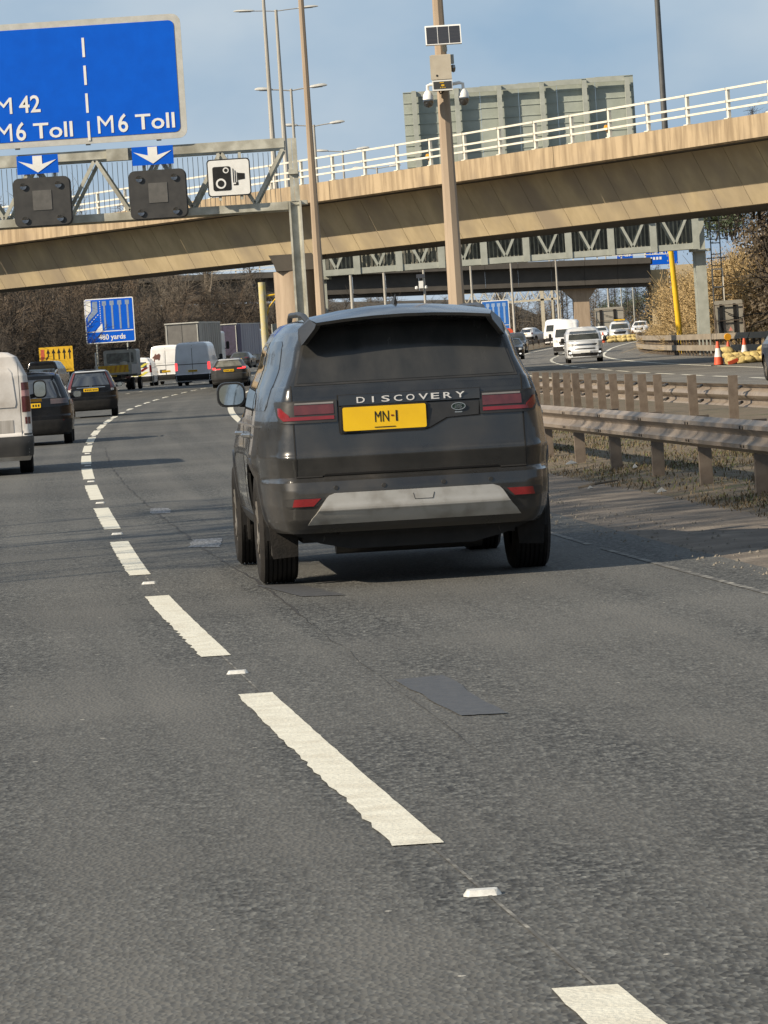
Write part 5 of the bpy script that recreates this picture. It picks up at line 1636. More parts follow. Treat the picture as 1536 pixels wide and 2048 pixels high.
# lorries
def lorry(lab, x, y, yaw_, H, bodym, backm, Lb=11.5, band=None):
    t = thing("lorry", lab, "lorry", (x, y, ZG(y)), yaw_, "lorries on the far lanes")
    m = MB(); m.plate([(-1.26, 1.15), (1.26, 1.15), (1.26, H), (-1.26, H)], .06, Lb); m.build("box_body", bodym, t)
    m = MB(); m.box((0, Lb / 2, H + .03), (2.56, Lb + .1, .08)); m.build("roof", SIGNG, t)
    for x0 in (-1.24, .02):
        m = MB(); m.plate([(x0, 1.2), (x0 + 1.22, 1.2), (x0 + 1.22, H - .12), (x0, H - .12)], 0, .055); m.build("rear_door", backm, t)
    m = MB(); m.box((-1.15, -.02, (H + 1.2) / 2), (.06, .05, H - 1.4)); m.box((1.15, -.02, (H + 1.2) / 2), (.06, .05, H - 1.4)); m.build("door_bar", SIGNG, t)
    m = MB(); m.box((0, .1, .95), (2.4, .2, .25)); m.box((0, 5, .95), (1.0, 10, .25)); m.build("chassis", BLACKP, t)
    for sd in (-1, 1):
        m = MB(); m.box((sd * .95, -.01, .95), (.4, .06, .14)); m.build("tail_light", REDD, t)
        for yw in (2.2, 3.5, 4.8): wheel(t, sd * 1.05, yw, .48, .36, sd)
        m = MB(); m.box((sd * 1.24, 7.2, .85), (.04, 3.4, .5)); m.build("side_guard", SIGNG, t)
        if band: m = MB(); m.box((sd * 1.272, .9, (1.2 + H) / 2), (.012, 1.7, H - 1.2)); m.build("curtain_band", band, t)
        for i in range(9):
            m = MB(); m.box((sd * 1.27, 1.8 + i * 1.1, (1.25 + H) / 2), (.02, .05, H - 1.3)); m.build("strap", bodym, t)
        wheel(t, sd * 1.05, Lb + 1.6, .48, .3, sd)
    m = MB(); m.plate(rrect(-1.22, 1.22, .6, 3.4, .2), Lb + .4, Lb + 2.3); m.build("cab", SIGNW, t)
    mirror(t, 1.45, Lb + 2.0, 2.3, .25, .6, BLACKP, 1, False); mirror(t, -1.45, Lb + 2.0, 2.3, .25, .6, BLACKP, -1, False)
    plate(t, 0, -.02, .72)
    return t
lorry("grey box lorry with dark rear doors, tallest vehicle in the outer lanes", -13.95, 305, road_yaw(305) - .03, 4.05, M("lorry_grey_side", (.34, .32, .28), (.26, .245, .21), scale=1.2, rough=.6, stretch=(1, 1, .3)), M("lorry_grey_back", (.17, .165, .15), (.13, .125, .115), scale=2, rough=.6))
lorry("pale lilac curtain-sided lorry with purple band just ahead of the grey box lorry", -13.2, 368, -.15, 3.9, M("curtain_lilac", (.34, .33, .36), (.26, .25, .28), scale=1.0, rough=.6, stretch=(1, 1, .2)), M("lorry_navy_back", (.05, .04, .075), (.035, .03, .05), rough=.6), band=M("lorry_purple", (.06, .04, .10), (.04, .03, .07), rough=.6))
# hatchback with lit lamps
t, S = std_car("grey_car", "dark grey hatchback with lit red tail lamps just above the wing mirror", "car", (-7.25, 206.5, 0), road_yaw(208), 4.3, 1.80, 1.43, GREYC, belt=.98, wr=.33, kind='hatch')
veh_rear_basics(t, S, 4.3, 1.8, 1.43, ([1.04, 1.2, 1.31], [.68, .60, .52]), platez=.84, bumper=.42, wmat=M("glass_lit_through", None), lamps=[("tail_light", REDON, [.90, .93], [.42] * 2, [.86] * 2), ("tail_light", REDON, [.93, .99], [.68] * 2, [.92] * 2)])
shell_patch(S, "roof_edge", SILVC, t, [1.345, 1.40], [-.60] * 2, [.60] * 2, .012, nz=2)
for sd in (-1, 1): shell_patch(S, "side_window", GLASS, t, [1.02, 1.28], [.7, 1.0], [2.9, 2.4], .004, ref='S', side=sd)
t, S = std_car("grey_car", "distant grey saloon in front of the lilac lorry, beyond the hatchback", "car", (-11.7, 360, ZG(360)), -.13, 4.5, 1.85, 1.45, GREYC, belt=.98, wr=.33, kind='hatch')
veh_rear_basics(t, S, 4.5, 1.85, 1.45, ([1.04, 1.2, 1.32], [.68, .60, .52]), platez=.84, bumper=.42, wmat=CLEARG, lamps=[("tail_light", REDD, [.88, .97], [.5] * 2, [.92] * 2)])
for sd in (-1, 1): shell_patch(S, "side_window", GLASS, t, [1.02, 1.28], [.7, 1.0], [2.9, 2.4], .004, ref='S', side=sd)

# ------------------------------------------------------------------ oncoming side: vehicles seen from in front
def front_basics(t, S, L, W, ws, grille, lamps, pz=.55, bumper=.5, wmat=None, low=None, pmat=None):
    W2 = W / 2
    zl, a = ws
    shell_patch(S, "windscreen", wmat or CLEARG, t, zl, [-x for x in a], a, .006, ref='F', nq=14)
    for zg_, ag in grille:
        shell_patch(S, "grille", BLACKP, t, zg_, [-x for x in ag], ag, .008, ref='F')
    for nm, mt, zl, a0, a1 in lamps:
        for sd in (-1, 1):
            l, r = (a0, a1) if sd > 0 else ([-x for x in a1], [-x for x in a0])
            shell_patch(S, nm, mt, t, zl, l, r, .010, ref='F')
    yy = S.pt(S.qtot(pz), pz).y
    m = MB(); m.plate(rrect(-.26, .26, pz - .056, pz + .056, .01, 2), yy + .005, yy + .02); m.build("number_plate", pmat or SIGNW, t)
yw_on = lambda y: road_yaw(y) + pi
def on_loc(x, y, L, yaw):                           # given the place of the nose, where the tail stands
    return (x + L * sin(yaw), y - L * cos(yaw), ZG(y))
ya = yw_on(219)
t, S = std_car("silver_van", "silver grey van with black grille driving towards us, nearest on the far carriageway", "van", on_loc(11.08, 218, 5.0, ya), ya, 5.0, 1.92, 1.88, SILVC, hood=1.12, wr=.34, kind='van', bowf=.16)
front_basics(t, S, 5, 1.92, ([1.20, 1.4, 1.66], [.86, .82, .74]), [([.90, .94, .99], [.55, .70, .74]), ([.70, .76], [.55, .55]), ([.34, .50], [.80, .86])],
    [("headlight", CLEARL, [.88, 1.02], [.62, .72], [.95, 1.0]), ("fog_lamp", LAMPW, [.50, .57], [.74] * 2, [.90] * 2), ("corner_intake", BLACKP, [.42, .70], [.68, .78], [.98, 1.0])], pz=.58)
for zz in (.925, .96): shell_patch(S, "chrome_strip", CHROME, t, [zz, zz + .014], [-.6] * 2, [.6] * 2, .014, ref='F', nz=1)
mirror(t, 1.12, 3.6, 1.2, .2, .26, BLACKP, 1, False); mirror(t, -1.12, 3.6, 1.2, .2, .26, BLACKP, -1, False)
for sd in (-1, 1): shell_patch(S, "side_window", GLASS, t, [1.2, 1.6], [2.6, 2.7], [3.7, 3.3], .004, ref='S', side=sd)
ya = yw_on(300)
t, S = std_car("white_van", "white van with ribbed high roof driving towards us behind the silver van", "van", on_loc(13.95, 300, 5.8, ya), ya, 5.8, 2.0, 2.55, WHITEC, hood=1.2, wr=.36, kind='van', bowf=.16)
front_basics(t, S, 5.8, 2.0, ([1.28, 1.5, 1.86], [.90, .86, .80]), [([.72, .98], [.5, .6])], [("headlight", CLEARL, [.92, 1.12], [.66, .70], [.96, 1.0])], pz=.5)
shell_patch(S, "bumper", BLACKP, t, [.3, .62], [-1.2] * 2, [1.2] * 2, .015, ref='F', nq=16)
for i in range(7):
    m = MB(); m.bar((-.72 + i * .24, 3.95, 2.02), (-.62 + i * .207, 3.2, 2.50), .04, .03); m.build("roof_rib", WHITEC, t)
mirror(t, 1.2, 4.3, 1.4, .2, .34, BLACKP, 1, False); mirror(t, -1.2, 4.3, 1.4, .2, .34, BLACKP, -1, False)
ya = yw_on(392)
t, S = std_car("white_van", "boxy cream white lorry cab driving towards us, farthest along beside the high-roof van", "truck", on_loc(17.1, 392, 5.6, ya), ya, 5.6, 2.1, 2.5, WHITEC, hood=1.25, wr=.4, kind='van', bowf=.05)
front_basics(t, S, 5.6, 2.1, ([1.35, 1.95], [.85, .80]), [([.6, .75], [.8, .8])], [("headlight", CLEARL, [.78, .95], [.66, .70], [.96, 1.0])], pz=.5)
ya = yw_on(400)
t, S = std_car("white_car", "small white car half hidden behind the silver oncoming van", "car", on_loc(22.0, 405, 4.3, ya), ya, 4.3, 1.8, 1.5, WHITEC, belt=1.0, kind='hatch')
front_basics(t, S, 4.3, 1.8, ([1.06, 1.36], [.75, .62]), [([.5, .66], [.6, .6])], [("headlight", LAMPW, [.68, .80], [.62] * 2, [.85] * 2)])
t, S = std_car("white_car", "white car with dark grille by the bushes just past the works pickup", "car", on_loc(30.1, 470, 4.4, 3.0), 3.0, 4.4, 1.9, 1.6, WHITEC, belt=1.0)
front_basics(t, S, 4.4, 1.9, ([1.1, 1.48], [.78, .64]), [([.6, .86], [.5, .5])], [("headlight", CLEARL, [.85, .95], [.62] * 2, [.88] * 2)], pz=.72)
# works pickup with pale body and a beacon
ya = pi - .08
t, S = std_car("works_pickup", "pale works pickup parked facing us on the closed shoulder behind sandbags", "truck", on_loc(22.7, 382, 5.0, ya), ya, 5.0, 1.95, 1.95, SILVC, hood=1.15, wr=.36, kind='van', bowf=.12)
front_basics(t, S, 5, 1.95, ([1.24, 1.7], [.84, .76]), [([.75, 1.0], [.5, .62])], [("headlight", CLEARL, [.9, 1.08], [.64, .7], [.95, 1.0])])
m = MB(); m.box((0, 3.0, 2.06), (1.0, .25, .12)); m.build("beacon_bar", SIGNY, t)
# cars seen from behind beyond the reserve
for x, y, lab, mt in ((9.35, 285, "black hatchback with a lit lamp low on its corner, seen past the big car", BLACKC), (11.2, 330, "dark grey car just ahead of the black hatchback beyond the big car", GREYC)):
    ya = yw_on(y)
    t, S = std_car("dark_car", lab, "car", on_loc(x, y, 4.3, ya), ya, 4.3, 1.8, 1.5 if y < 300 else 1.7, mt, belt=1.0, kind='hatch')
    front_basics(t, S, 4.3, 1.8, ([1.06, 1.36], [.75, .62]), [([.4, .62], [.6, .6])], [("headlight", CLEARL, [.66, .80], [.62] * 2, [.85] * 2), ("fog_lamp", LAMPW if y < 300 else CLEARL, [.38, .44], [.66] * 2, [.78] * 2)])
    mirror(t, 1.0, 2.9, 1.0, .2, .15, mt, 1, False); mirror(t, -1.0, 2.9, 1.0, .2, .15, mt, -1, False)
    for sd in (-1, 1): shell_patch(S, "side_window", GLASS, t, [1.06, 1.33], [.8, 1.1], [2.9, 2.4], .004, ref='S', side=sd)
t, S = std_car("silver_car", "tiny silver car on the far road under the second overpass beside the blue arrows sign", "car", (16.4, 448, ZG(448) + .1), -.5, 4.3, 1.8, 1.6, SILVC, belt=1.0)
veh_rear_basics(t, S, 4.3, 1.8, 1.6, ([1.08, 1.45], [.70, .58]), lamps=[("tail_light", REDD, [.9, 1.05], [.7] * 2, [.9] * 2)])
for sd in (-1, 1): shell_patch(S, "side_window", GLASS, t, [1.1, 1.4], [.8, 1.1], [2.9, 2.4], .004, ref='S', side=sd)
ya = yw_on(107) + .02
t, S = std_car("blue_car", "dark blue car cut off by the frame edge beside the sandbags", "car", on_loc(11.5, 107, 4.4, ya), ya, 4.4, 1.82, 1.5, DKBLUE, belt=1.0, kind='hatch')
front_basics(t, S, 4.4, 1.82, ([1.06, 1.36], [.75, .62]), [([.5, .66], [.5, .5])], [("headlight", CLEARL, [.68, .80], [.58] * 2, [.88] * 2)])
for sd in (-1, 1): shell_patch(S, "side_window", GLASS, t, [1.06, 1.33], [.8, 1.1], [2.9, 2.4], .004, ref='S', side=sd)
mirror(t, -1.02, 2.9, 1.0, .2, .15, DKBLUE, -1, False)

# ------------------------------------------------------------------ trees and bushes
def twig_mesh(name, seed, h, r, n_stem, n_twig, tr=.012, droop=0.0, base_r=.05, fan=.5, spread_z=(.15, 1.0)):
    rs = np.random.default_rng(seed)
    V, F = [], []
    def ribbon3(pts, rad):
        k = len(V)
        for i, p in enumerate(pts):
            d = pts[min(i + 1, len(pts) - 1)] - pts[max(i - 1, 0)]
            d /= np.linalg.norm(d) + 1e-9
            a = np.cross(d, [.3, .5, .81]); a /= np.linalg.norm(a) + 1e-9
            b = np.cross(d, a)
            for j in range(3):
                an = 2 * pi * j / 3
                V.append(tuple(p + (a * cos(an) + b * sin(an)) * rad[i]))
        for i in range(len(pts) - 1):
            for j in range(3):
                F.append((k + i * 3 + j, k + i * 3 + (j + 1) % 3, k + (i + 1) * 3 + (j + 1) % 3, k + (i + 1) * 3 + j))
    stems = []
    for i in range(n_stem):
        az = rs.uniform(0, 2 * pi); lean = abs(rs.normal(0, fan))
        hh = h * rs.uniform(.6, 1.0)
        b0 = np.array([rs.normal(0, r * .25), rs.normal(0, r * .25), -.2])
        pts = []
        for t in np.linspace(0, 1, 6):
            off = r * lean * t ** 1.4
            pts.append(b0 + np.array([cos(az) * off, sin(az) * off, hh * t]) + rs.normal(0, .04 * h * .3, 3) * t)
        stems.append(pts)
        ribbon3(pts, np.linspace(base_r, tr, 6))
    for i in range(n_twig):
        st = stems[rs.integers(len(stems))]
        t = rs.uniform(*spread_z)
        k = min(4, int(t * 5)); f = t * 5 - k
        p = st[k] * (1 - f) + st[k + 1] * f
        az = rs.uniform(0, 2 * pi); el = rs.uniform(-.2, 1.2) - droop
        L = r * rs.uniform(.25, .75) * (1.15 - t * .5)
        d = np.array([cos(az) * cos(el), sin(az) * cos(el), sin(el)])
        q1 = p + d * L * .5 + rs.normal(0, .06 * L, 3)
        q2 = q1 + (d + rs.normal(0, .35, 3)) * L * .5
        ribbon3([p, q1, q2], [tr * 1.2, tr * .9, tr * .4])
    return V, F
def leaf_faces(V, F, seed, n, h, r, size, zlo=.15):
    rs = np.random.default_rng(seed)
    cl = rs.normal(0, 1, (26, 3)); cl[:, :2] *= r * .42; cl[:, 2] = rs.uniform(zlo, 1.0, 26) * h
    for i in range(n):
        c = cl[rs.integers(26)] + rs.normal(0, 1, 3) * np.array([r * .17, r * .17, h * .09])
        a = rs.normal(0, 1, 3); a /= np.linalg.norm(a)
        b = np.cross(a, rs.normal(0, 1, 3)); b /= np.linalg.norm(b)
        s = size * rs.uniform(.6, 1.3)
        k = len(V)
        V += [tuple(c - a * s), tuple(c - b * s * .5), tuple(c + a * s), tuple(c + b * s * .5)]
        F.append((k, k + 1, k + 2, k + 3))
def mk(name, VF):
    me = bpy.data.meshes.new(name); me.from_pydata(VF[0], [], VF[1]); return me
BARK1 = M("twig_brown", (.135, .10, .068), (.085, .064, .044), scale=.7, rough=.9)
BARK2 = M("twig_grey", (.15, .125, .095), (.10, .085, .065), scale=.7, rough=.9)
BARK3 = M("twig_dark", (.055, .044, .033), (.034, .028, .022), scale=.8, rough=.9)
GOLD = M("twig_golden", (.42, .31, .15), (.29, .21, .10), scale=.6, rough=.85)
GOLDL = M("leaf_golden", (.40, .28, .115), (.27, .185, .075), scale=1.2, rough=.7)
EVER = M("leaf_evergreen", (.05, .075, .025), (.03, .048, .018), scale=1.0, rough=.6)
bare = [mk("branches", twig_mesh("b", s, 5.5, 3.2, 9, 520, .018, fan=.42, base_r=.07)) for s in (1, 2, 3)]
tall = [mk("branches", twig_mesh("t", s, 9.5, 3.0, 6, 620, .016, fan=.30, base_r=.11, spread_z=(.25, 1.0))) for s in (4, 5)]
gold = []
for s in (6, 7, 8):
    a = twig_mesh("g", s, 5.0, 3.0, 10, 520, .02, fan=.45, base_r=.06)
    gold.append(mk("branches", a))
gleaf = []
for s in (9, 10):
    V, F = [], []
    leaf_faces(V, F, s, 3400, 4.6, 3.0, .065); gleaf.append(mk("leaves", (V, F)))
eleaf = []
for s in (11, 12):
    V, F = [], []
    leaf_faces(V, F, s, 5200, 5.5, 3.2, .105, .05); eleaf.append(mk("leaves", (V, F)))
low = [mk("branches", twig_mesh("l", s, 2.2, 2.6, 12, 420, .014, fan=.7, base_r=.03)) for s in (13, 14)]
def plant(name, x, y, z, sc, label, group, tw, twm, lf=None, lfm=None, cat="bush"):
    t = thing(name, label, cat, (x, y, z), random.uniform(0, 6.28), group, 1.0)
    t.scale = (sc * random.uniform(.85, 1.15), sc * random.uniform(.85, 1.15), sc * random.uniform(.85, 1.2))
    put("branches", tw, None, t); o = t.children[0]
    if not tw.materials: tw.materials.append(twm)
    if o.material_slots and o.material_slots[0].material != twm:
        o.material_slots[0].link = 'OBJECT'; o.material_slots[0].material = twm
    if lf is not None:
        if not lf.materials: lf.materials.append(lfm)
        l = put("leaves", lf, None, t)
        if l.material_slots[0].material != lfm:
            l.material_slots[0].link = 'OBJECT'; l.material_slots[0].material = lfm
    return t
def bank_z(s, side):
    pr = ([(-120, -.3), (-90, 4), (-60, 6.8), (-40, 6.8), (-33, 6.2), (-27, 3.2), (-22, .5), (-19, .1), (-17.5, 0)] if side < 0 else
          [(25.9, 0), (27.2, .05), (29, .4), (33, 2.6), (39, 5.6), (46, 7.4), (60, 7.6), (90, 5), (120, -.3)])
    return float(np.interp(s, [p[0] for p in pr], [p[1] for p in pr]))
gl = "bare shrubs on the embankment behind the blue lane sign"
def leftbush(y, s, kind, sc, label, group):
    tw = random.choice(bare if kind != 'tall' else tall)
    plant("bare_tree" if kind == 'tall' else "bare_bush", XL(y) + s, y, bank_z(s, -1) + ZG(y) - .2, sc, label, group, tw, {'b': BARK1, 'd': BARK3, 'g': BARK2, 'tall': BARK2}[kind], cat="tree" if kind == 'tall' else "bush")
for y in np.arange(222, 470, 7.5):
    for s in (-20.5, -24, -29):
        leftbush(y + random.uniform(-3, 3), s + random.uniform(-1.5, 1.5), 'd' if s > -22 or y < 300 else random.choice('bbg'), random.uniform(.8, 1.15),
                 "bare brown bush in the thick growth on the bank behind the blue lane sign", gl)
for y in np.arange(300, 480, 9):
    leftbush(y, -35 + random.uniform(-3, 3), 'tall', random.uniform(.85, 1.15), "tall bare tree on the bank top behind the blue lane sign, twigs against the flyover", "bare trees along the bank top")
for y in np.arange(395, 500, 6.5):
    leftbush(y, -19 + random.uniform(-1.5, 1.5), 'b', random.uniform(.7, 1.0), "bare brown bush on the verge beyond the lorries, below the second overpass", "bare bushes beyond the lorries")
# trees along the near verge, out of the frame, whose shade falls over the near lanes
for y in np.arange(58, 190, 13):
    near = y < 50
    s = -20.5 + random.uniform(-.6, .6) if near else -24 + random.uniform(-2, 2)
    plant("roadside_tree", XL(y) + s, y, bank_z(s, -1) - .2, random.uniform(1.1, 1.4) if near else random.uniform(.7, 1.0), "roadside tree beside the near lanes, casting its shade over the road", "roadside trees shading the near lanes", random.choice(tall), BARK2, None, None, cat="tree")
# unseen pines added to shade the right-hand road edge: high crowns, slim trunks
pl_ = []
for s in (61, 62):
    rs_ = np.random.default_rng(s)
    V, F = [], []
    leaf_faces(V, F, s, 900, 4.2, 2.6, .16, .1)
    pl_.append(mk("crown", ([(x, y, z + 16.0) for x, y, z in V], F)))
ptw = MB(); ptw.tube([(0, 0, -.3), (.1, .05, 8), (-.05, .1, 15), (0, 0, 20)], [.075, .06, .05, .02], 8)
for i in range(9):
    a = i * 2.4; z = 15.5 + i * .45
    ptw.tube([(0, 0, z), (1.0 * cos(a), 1.0 * sin(a), z + .4), (2.0 * cos(a), 2.0 * sin(a), z + 1.0)], [.045, .03, .015], 5)
ptm = ptw.mesh("trunk")
for y in np.arange(20, 34, 2.8):
    t = thing("shade_pine", "unseen tall pine with a high crown, added to shade the right-hand road edge", "tree", (XL(y) - 22.0 + random.uniform(-.5, .5), y, 0), random.uniform(0, 6), "unseen pines added for shade")
    put("trunk", ptm, BARK1, t, 40); put("crown", random.choice(pl_), EVER, t)
# the golden bank on the far side
gr = "golden brown bushes on the sunlit bank by the yellow pole"
for y in np.arange(205, 460, 8):
    for s in (28.5, 32, 37, 42):
        if y < 225 and s < 31: continue
        plant("golden_bush", XL(y) + s + random.uniform(-1.5, 1.5), y + random.uniform(-3, 3), bank_z(s, 1) + ZG(y) - .2, random.uniform(.75, 1.1),
              "golden brown leafy bush on the sunlit bank behind the yellow pole and lattice gantry post", gr, random.choice(gold), GOLD, random.choice(gleaf), GOLDL)
for y in np.arange(226, 420, 11):
    plant("scrub", XL(y) + 26.6 + random.uniform(-.6, .6), y, ZG(y), random.uniform(.5, .8), "low tan scrub along the foot of the golden bank behind the pale barrier", "low scrub at the bank foot", random.choice(low), GOLD)
for i, (x, y, z) in enumerate(((19.0, 250, 7.5), (20.3, 262, 8.0))):
    plant("evergreen_bush", x + 2.4, y, z - .8, .75, "dark evergreen bush high on the golden bank beside the gantry ladder", "evergreen bushes beside the gantry ladder", random.choice(bare), BARK3, eleaf[i], EVER)
for y in np.arange(150, 216, 5):
    for s in (30.5, 33, 36.5):
        plant("dark_bush", XL(y) + s + random.uniform(-.8, .8), y + random.uniform(-2, 2), bank_z(s, 1) - .3, random.uniform(.9, 1.3), "dark bare bush with dense twigs at the frame edge behind the works sign back", "dark bushes behind the works sign back", random.choice(bare), BARK3, random.choice(eleaf), M("leaf_dark", (.12, .085, .045), (.065, .05, .028), scale=1, rough=.7))
plant("dark_bush", 15.75, 168, 5.8, .4, "twiggy tree tip above the flyover railing at the frame edge", None, tall[0], BARK3, eleaf[0], EVER, cat="tree")
# woods far beyond the second overpass
for i in range(46):
    x = random.uniform(-40, 70); y = random.uniform(560, 640)
    plant("bare_tree", x, y, ZG(y) - .5, random.uniform(.8, 1.3), "bare grey tree in the distant wood beyond the second overpass", "bare trees beyond the second overpass", random.choice(bare + tall), BARK2, cat="tree")
for i, (x, y) in enumerate(((38.5, 575), (36.6, 590), (35.0, 600), (40.5, 585))):
    plant("conifer", x, y, ZG(y) - .5, 1.1 - i * .12, "dark distant conifer seen through the gap beside the abutment of the second overpass", "conifers beyond the second overpass", tall[0], BARK3, eleaf[i % 2], EVER, cat="tree")

# ------------------------------------------------------------------ cones, sandbags
def cone_mesh():
    a, b, c = MB(), MB(), MB()
    a.lathe([(.20, .04), (.165, .36), (.0, .36)], n=16)
    b.lathe([(.166, .36), (.10, .72), (0, .72)], n=16)
    c.lathe([(.101, .72), (.05, 1.0), (0, 1.0)], n=16)
    d = MB(); d.box((0, 0, .02), (.5, .5, .04))
    return [x.mesh(n) for x, n in ((a, "lower_band"), (b, "white_band"), (c, "tip"), (d, "foot"))]
CONEM = M("cone_red", (.62, .10, .04), (.52, .08, .03), scale=8, rough=.5)
CW = M("cone_white", (.74, .72, .68), (.6, .58, .54), scale=8, rough=.5)
cms = cone_mesh()
for x, y, sc, lab in ((13.08, 158, .92, "red and white traffic cone standing alone before the sandbags, nearest the lane line"), (14.72, 165, .95, "traffic cone standing among the sandbags in front of the pale barrier"),
                      (14.16, 166, .85, "small traffic cone with an amber lamp on top behind the sandbags"), (21.3, 385, 1.0, "distant traffic cone beside the parked works pickup, on the lane side"), (24.15, 386, 1.0, "distant traffic cone beside the works pickup, on the bush side"), (10.6, 262, .8, "tiny red traffic cone or marker on the reserve beyond the vans")):
    if x < 11: continue
    t = thing("traffic_cone", lab, "cone", (x, y, ZG(y)), random.uniform(0, 1), "traffic cones", sc)
    for me, mt in zip(cms, (CONEM, CW, CONEM, BLACKP)): put(me.name.split('.')[0], me, mt, t, 40)
    if 'amber' in lab:
        m = MB(); m.box((0, 0, 1.05), (.06, .06, .12)); m.lathe([(0, -.06), (.16, -.06), (.18, 0), (.16, .06), (0, .06)], (0, 0, 1.22), 12, 'y'); m.build("amber_lamp", M("amber", None), t)
BAG = M("sandbag_yellow", (.56, .44, .17), (.42, .33, .13), scale=6, rough=.85, bump=.5, bscale=20, c3=(.25, .19, .09), s3=4)
def bag_mesh(seed):
    rs = np.random.default_rng(seed)
    m = MB(); rows = []
    for i in range(9):
        t = i / 8 * 2 - 1
        w = (.20 * (1 - abs(t) ** 3) + .03); hh = (.15 * (1 - abs(t) ** 2.4) + .04)
        rows.append([(t * .36, w * cos(a) + rs.normal(0, .012), .12 + hh * sin(a) * (.75 if sin(a) < 0 else 1) + rs.normal(0, .01)) for a in [2 * pi * j / 10 for j in range(10)]])
        rows[-1].append(rows[-1][0])
    m.strip(rows)
    for e, d in ((0, -1), (8, 1)):
        m.f.append(tuple(e * 11 + (j if d < 0 else 9 - j) for j in range(10)))
    m.add([(.34, -.1, .10), (.48, -.14, .16), (.50, .12, .12), (.34, .1, .12)], [(0, 1, 2, 3)])
    return m.mesh("sandbag")
bags = [bag_mesh(s) for s in (1, 2, 3)]
BL = ["tumbled yellow sandbag in the heap beside the red and white cone"]
for i in range(19):
    o = put("sandbag", random.choice(bags), BAG, None, 60)
    x = 13.7 + (i % 9) * .21 + random.uniform(-.08, .08); y = 160 + (i // 9) * .5 + random.uniform(-.1, .1)
    up = (0 if i < 9 else .17 if i < 16 else .4)
    o.location = (x, y, up + .02); o.rotation_euler = (random.uniform(-.4, .4), random.uniform(-1.2, 1.2) if i % 3 == 0 else random.uniform(-.3, .3), random.uniform(-1.2, 1.2)); o.scale = (.85, .95, .85)
    tag(o, BL[0], "sandbag", "yellow sandbags in front of the barrier")
for i in range(12):
    o = put("sandbag", random.choice(bags), BAG, None, 60)
    o.location = (21.75 + (i % 6) * .42, 380.5 + (i // 6) * .3, ZG(380) + .05 + (i // 6) * .28); o.rotation_euler = (0, random.uniform(-.4, .4), random.uniform(-.6, .6)); o.scale = (1.15,) * 3
    tag(o, "pale yellow sandbag stacked in front of the distant works pickup", "sandbag", "sandbags by the works pickup")
m = MB(); m.plate([(-.32, 0), (.32, 0), (.32, .02), (-.32, .02)], -.15, .15)
t = thing("red_board", "fallen red and white board under the sandbags beside the cone", "board", (13.75, 159.4, .02), .3)
m = MB(); m.box((0, 0, .08), (.42, .06, .14), (0, -.3, 0)); m.build("board", CONEM, t)
t = thing("marker_disc", "round red marker disc on a post on the reserve near the cream lorry cab", "road sign", (12.95, 395, ZG(395)))
m = MB(); m.lathe([(0, -.03), (.42, -.03), (.42, .03), (0, .03)], (0, 0, 1.5), 16, 'y'); m.build("disc", CONEM, t)
m = MB(); m.tube([(0, .05, 0), (0, .05, 1.4)], .05, 6); m.build("post", SIGNW, t)
t = thing("grey_cabinet", "low grey roadside cabinet behind the barrier beside the yellow pole foot", "cabinet", (17.5, 240, .0))
m = MB(); m.plate(rrect(-.38, .38, 0, 1.3, .12), 0, .5); m.build("box", DKGREY, t)
m = MB(); m.plate(rrect(-.32, .32, .1, 1.15, .05), -.02, -.001); m.build("door", DKGREY, t)

# ------------------------------------------------------------------ grass and litter on the reserve
def tufts(name, mat, n, s0, s1, y0, y1, h0, h1, w, seed, dens=None):
    rs = np.random.default_rng(seed)
    V, F = [], []
    k = 0
    while k < n:
        y = y0 + (y1 - y0) * rs.random() ** 1.5; s = rs.uniform(s0, s1)
        cl = (sin(s * 2.1 + y * 1.3) + sin(s * 1.1 - y * .7 + 1.3) + 1.0) / 3
        if rs.random() > max(.12, cl): continue
        k += 1
        zb = float(np.interp(s, [4.85, 5.1, 5.8, 7, 10, 13, 14.2], [0, .03, .09, .11, .12, .08, 0]))
        b = np.array([XL(y) + s, y, zb - .01])
        az = rs.uniform(0, 2 * pi); le = rs.uniform(.1, .9); h = rs.uniform(h0, h1)
        d = np.array([cos(az) * le, sin(az) * le, 1.0]); d *= h / np.linalg.norm(d)
        sd = np.array([-sin(az), cos(az), 0]) * w
        i = len(V)
        V += [tuple(b - sd), tuple(b + sd), tuple(b + d * .6 + sd * .7), tuple(b + d * .6 - sd * .7), tuple(b + d + np.array([cos(az), sin(az), -.6]) * h * .25)]
        F += [(i, i + 1, i + 2, i + 3), (i + 3, i + 2, i + 4)]
    o = put(name, mk(name, (V, F)), mat, None)
    return o
tag(tufts("grass", M("grass_green", (.075, .095, .025), (.12, .115, .04), scale=2, rough=.8), 11000, 5.3, 8.6, 30, 75, .02, .07, .006, 31), "short patchy green grass under the near crash barrier", "grass", kind="stuff")
tag(tufts("dead_grass", M("grass_dead", (.16, .12, .065), (.10, .075, .045), scale=2, rough=.9), 20000, 5.05, 8.6, 30, 75, .02, .09, .006, 32), "dry brown grass and leaf litter under the near crash barrier", "grass", kind="stuff")
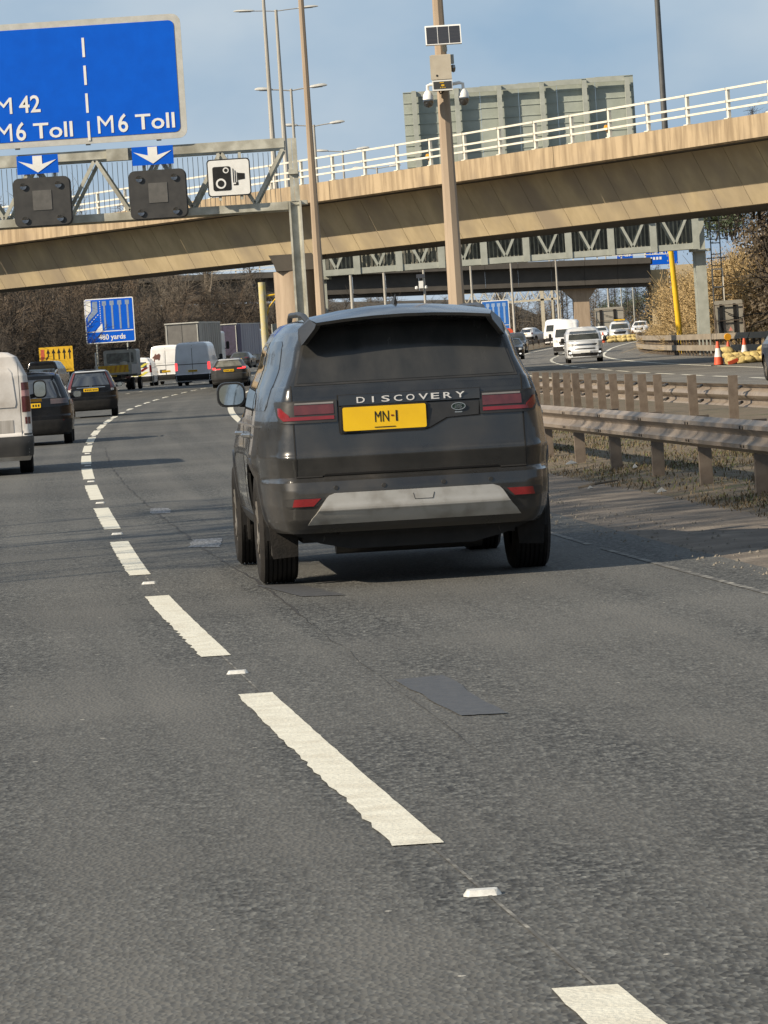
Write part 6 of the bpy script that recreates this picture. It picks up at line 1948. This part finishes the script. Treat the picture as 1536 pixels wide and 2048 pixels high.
for i, (s, y) in enumerate(((6.15, 36.5), (6.35, 37.4))):
    V, F = twig_mesh("w", 40 + i, .75, .42, 14, 170, .004, fan=.6, base_r=.006)
    t = thing("dead_weed", "tangled reddish dead weed growing at the foot of a barrier post", "plant", rd(s, y, .05), i, "dead weeds at the barrier post")
    put("stems", mk("stems", (V, F)), M("weed_red", (.13, .075, .045), (.09, .055, .035), rough=.9), t)
LIT = M("litter_white", (.40, .40, .38), (.3, .3, .28), rough=.6)
for x, y, sx, sy, lab in ((2.05, 41.0, .03, .012, "small white paper scrap on the dirt strip beside a dead stick"), (2.62, 39.0, .05, .018, "white litter scrap on the dirt strip below the crash barrier"), (2.15, 46.9, .07, .05, "crumpled pale litter in the grass between two barrier posts"),
                          (2.7, 44.2, .03, .03, "bluish litter scrap in the grass behind a barrier post"), (3.38, 35.2, .03, .02, "white litter bit on the dirt at the frame edge")):
    m = MB(); h = random.uniform(.02, .05)
    m.add([(-sx, -sy, .0), (sx, -sy * .6, .01), (sx * .8, sy, .0), (-sx * .7, sy, h * .4), (0, 0, h)], [(0, 1, 4), (1, 2, 4), (2, 3, 4), (3, 0, 4), (0, 3, 2, 1)])
    o = m.build("litter", LIT, None); o.location = (x, y, .05 if y < 42 else .12)
    tag(o, lab, "litter", "litter on the reserve")
m = MB(); m.tube([(1.95, 41.3, .06), (2.1, 41.15, .09), (2.36, 41.5, .10)], [.012, .016, .008], 6); o = m.build("stick", BARK2, None); tag(o, "thin dead stick lying on the dirt strip near the grass edge", "stick")
# small stones on the dirt strip
V, F = [], []
rs = np.random.default_rng(50)
for i in range(1500):
    y = 22 + 40 * rs.random() ** 1.4; s = rs.uniform(3.6, 5.4); r = rs.uniform(.006, .02)
    c = np.array([XL(y) + s, y, .02]); k = len(V)
    V += [tuple(c + np.array(d) * r * rs.uniform(.6, 1.2)) for d in ((-1, 0, -.3), (0, -1, -.3), (1, 0, -.3), (0, 1, -.3), (0, 0, .7))]
    F += [(k, k + 1, k + 4), (k + 1, k + 2, k + 4), (k + 2, k + 3, k + 4), (k + 3, k, k + 4)]
tag(put("gravel", mk("gravel", (V, F)), M("gravel_grey", (.2, .18, .15), (.12, .11, .09), scale=30, rough=.9), None), "loose gravel scattered along the dirt strip beside the lane", "gravel", kind="stuff")
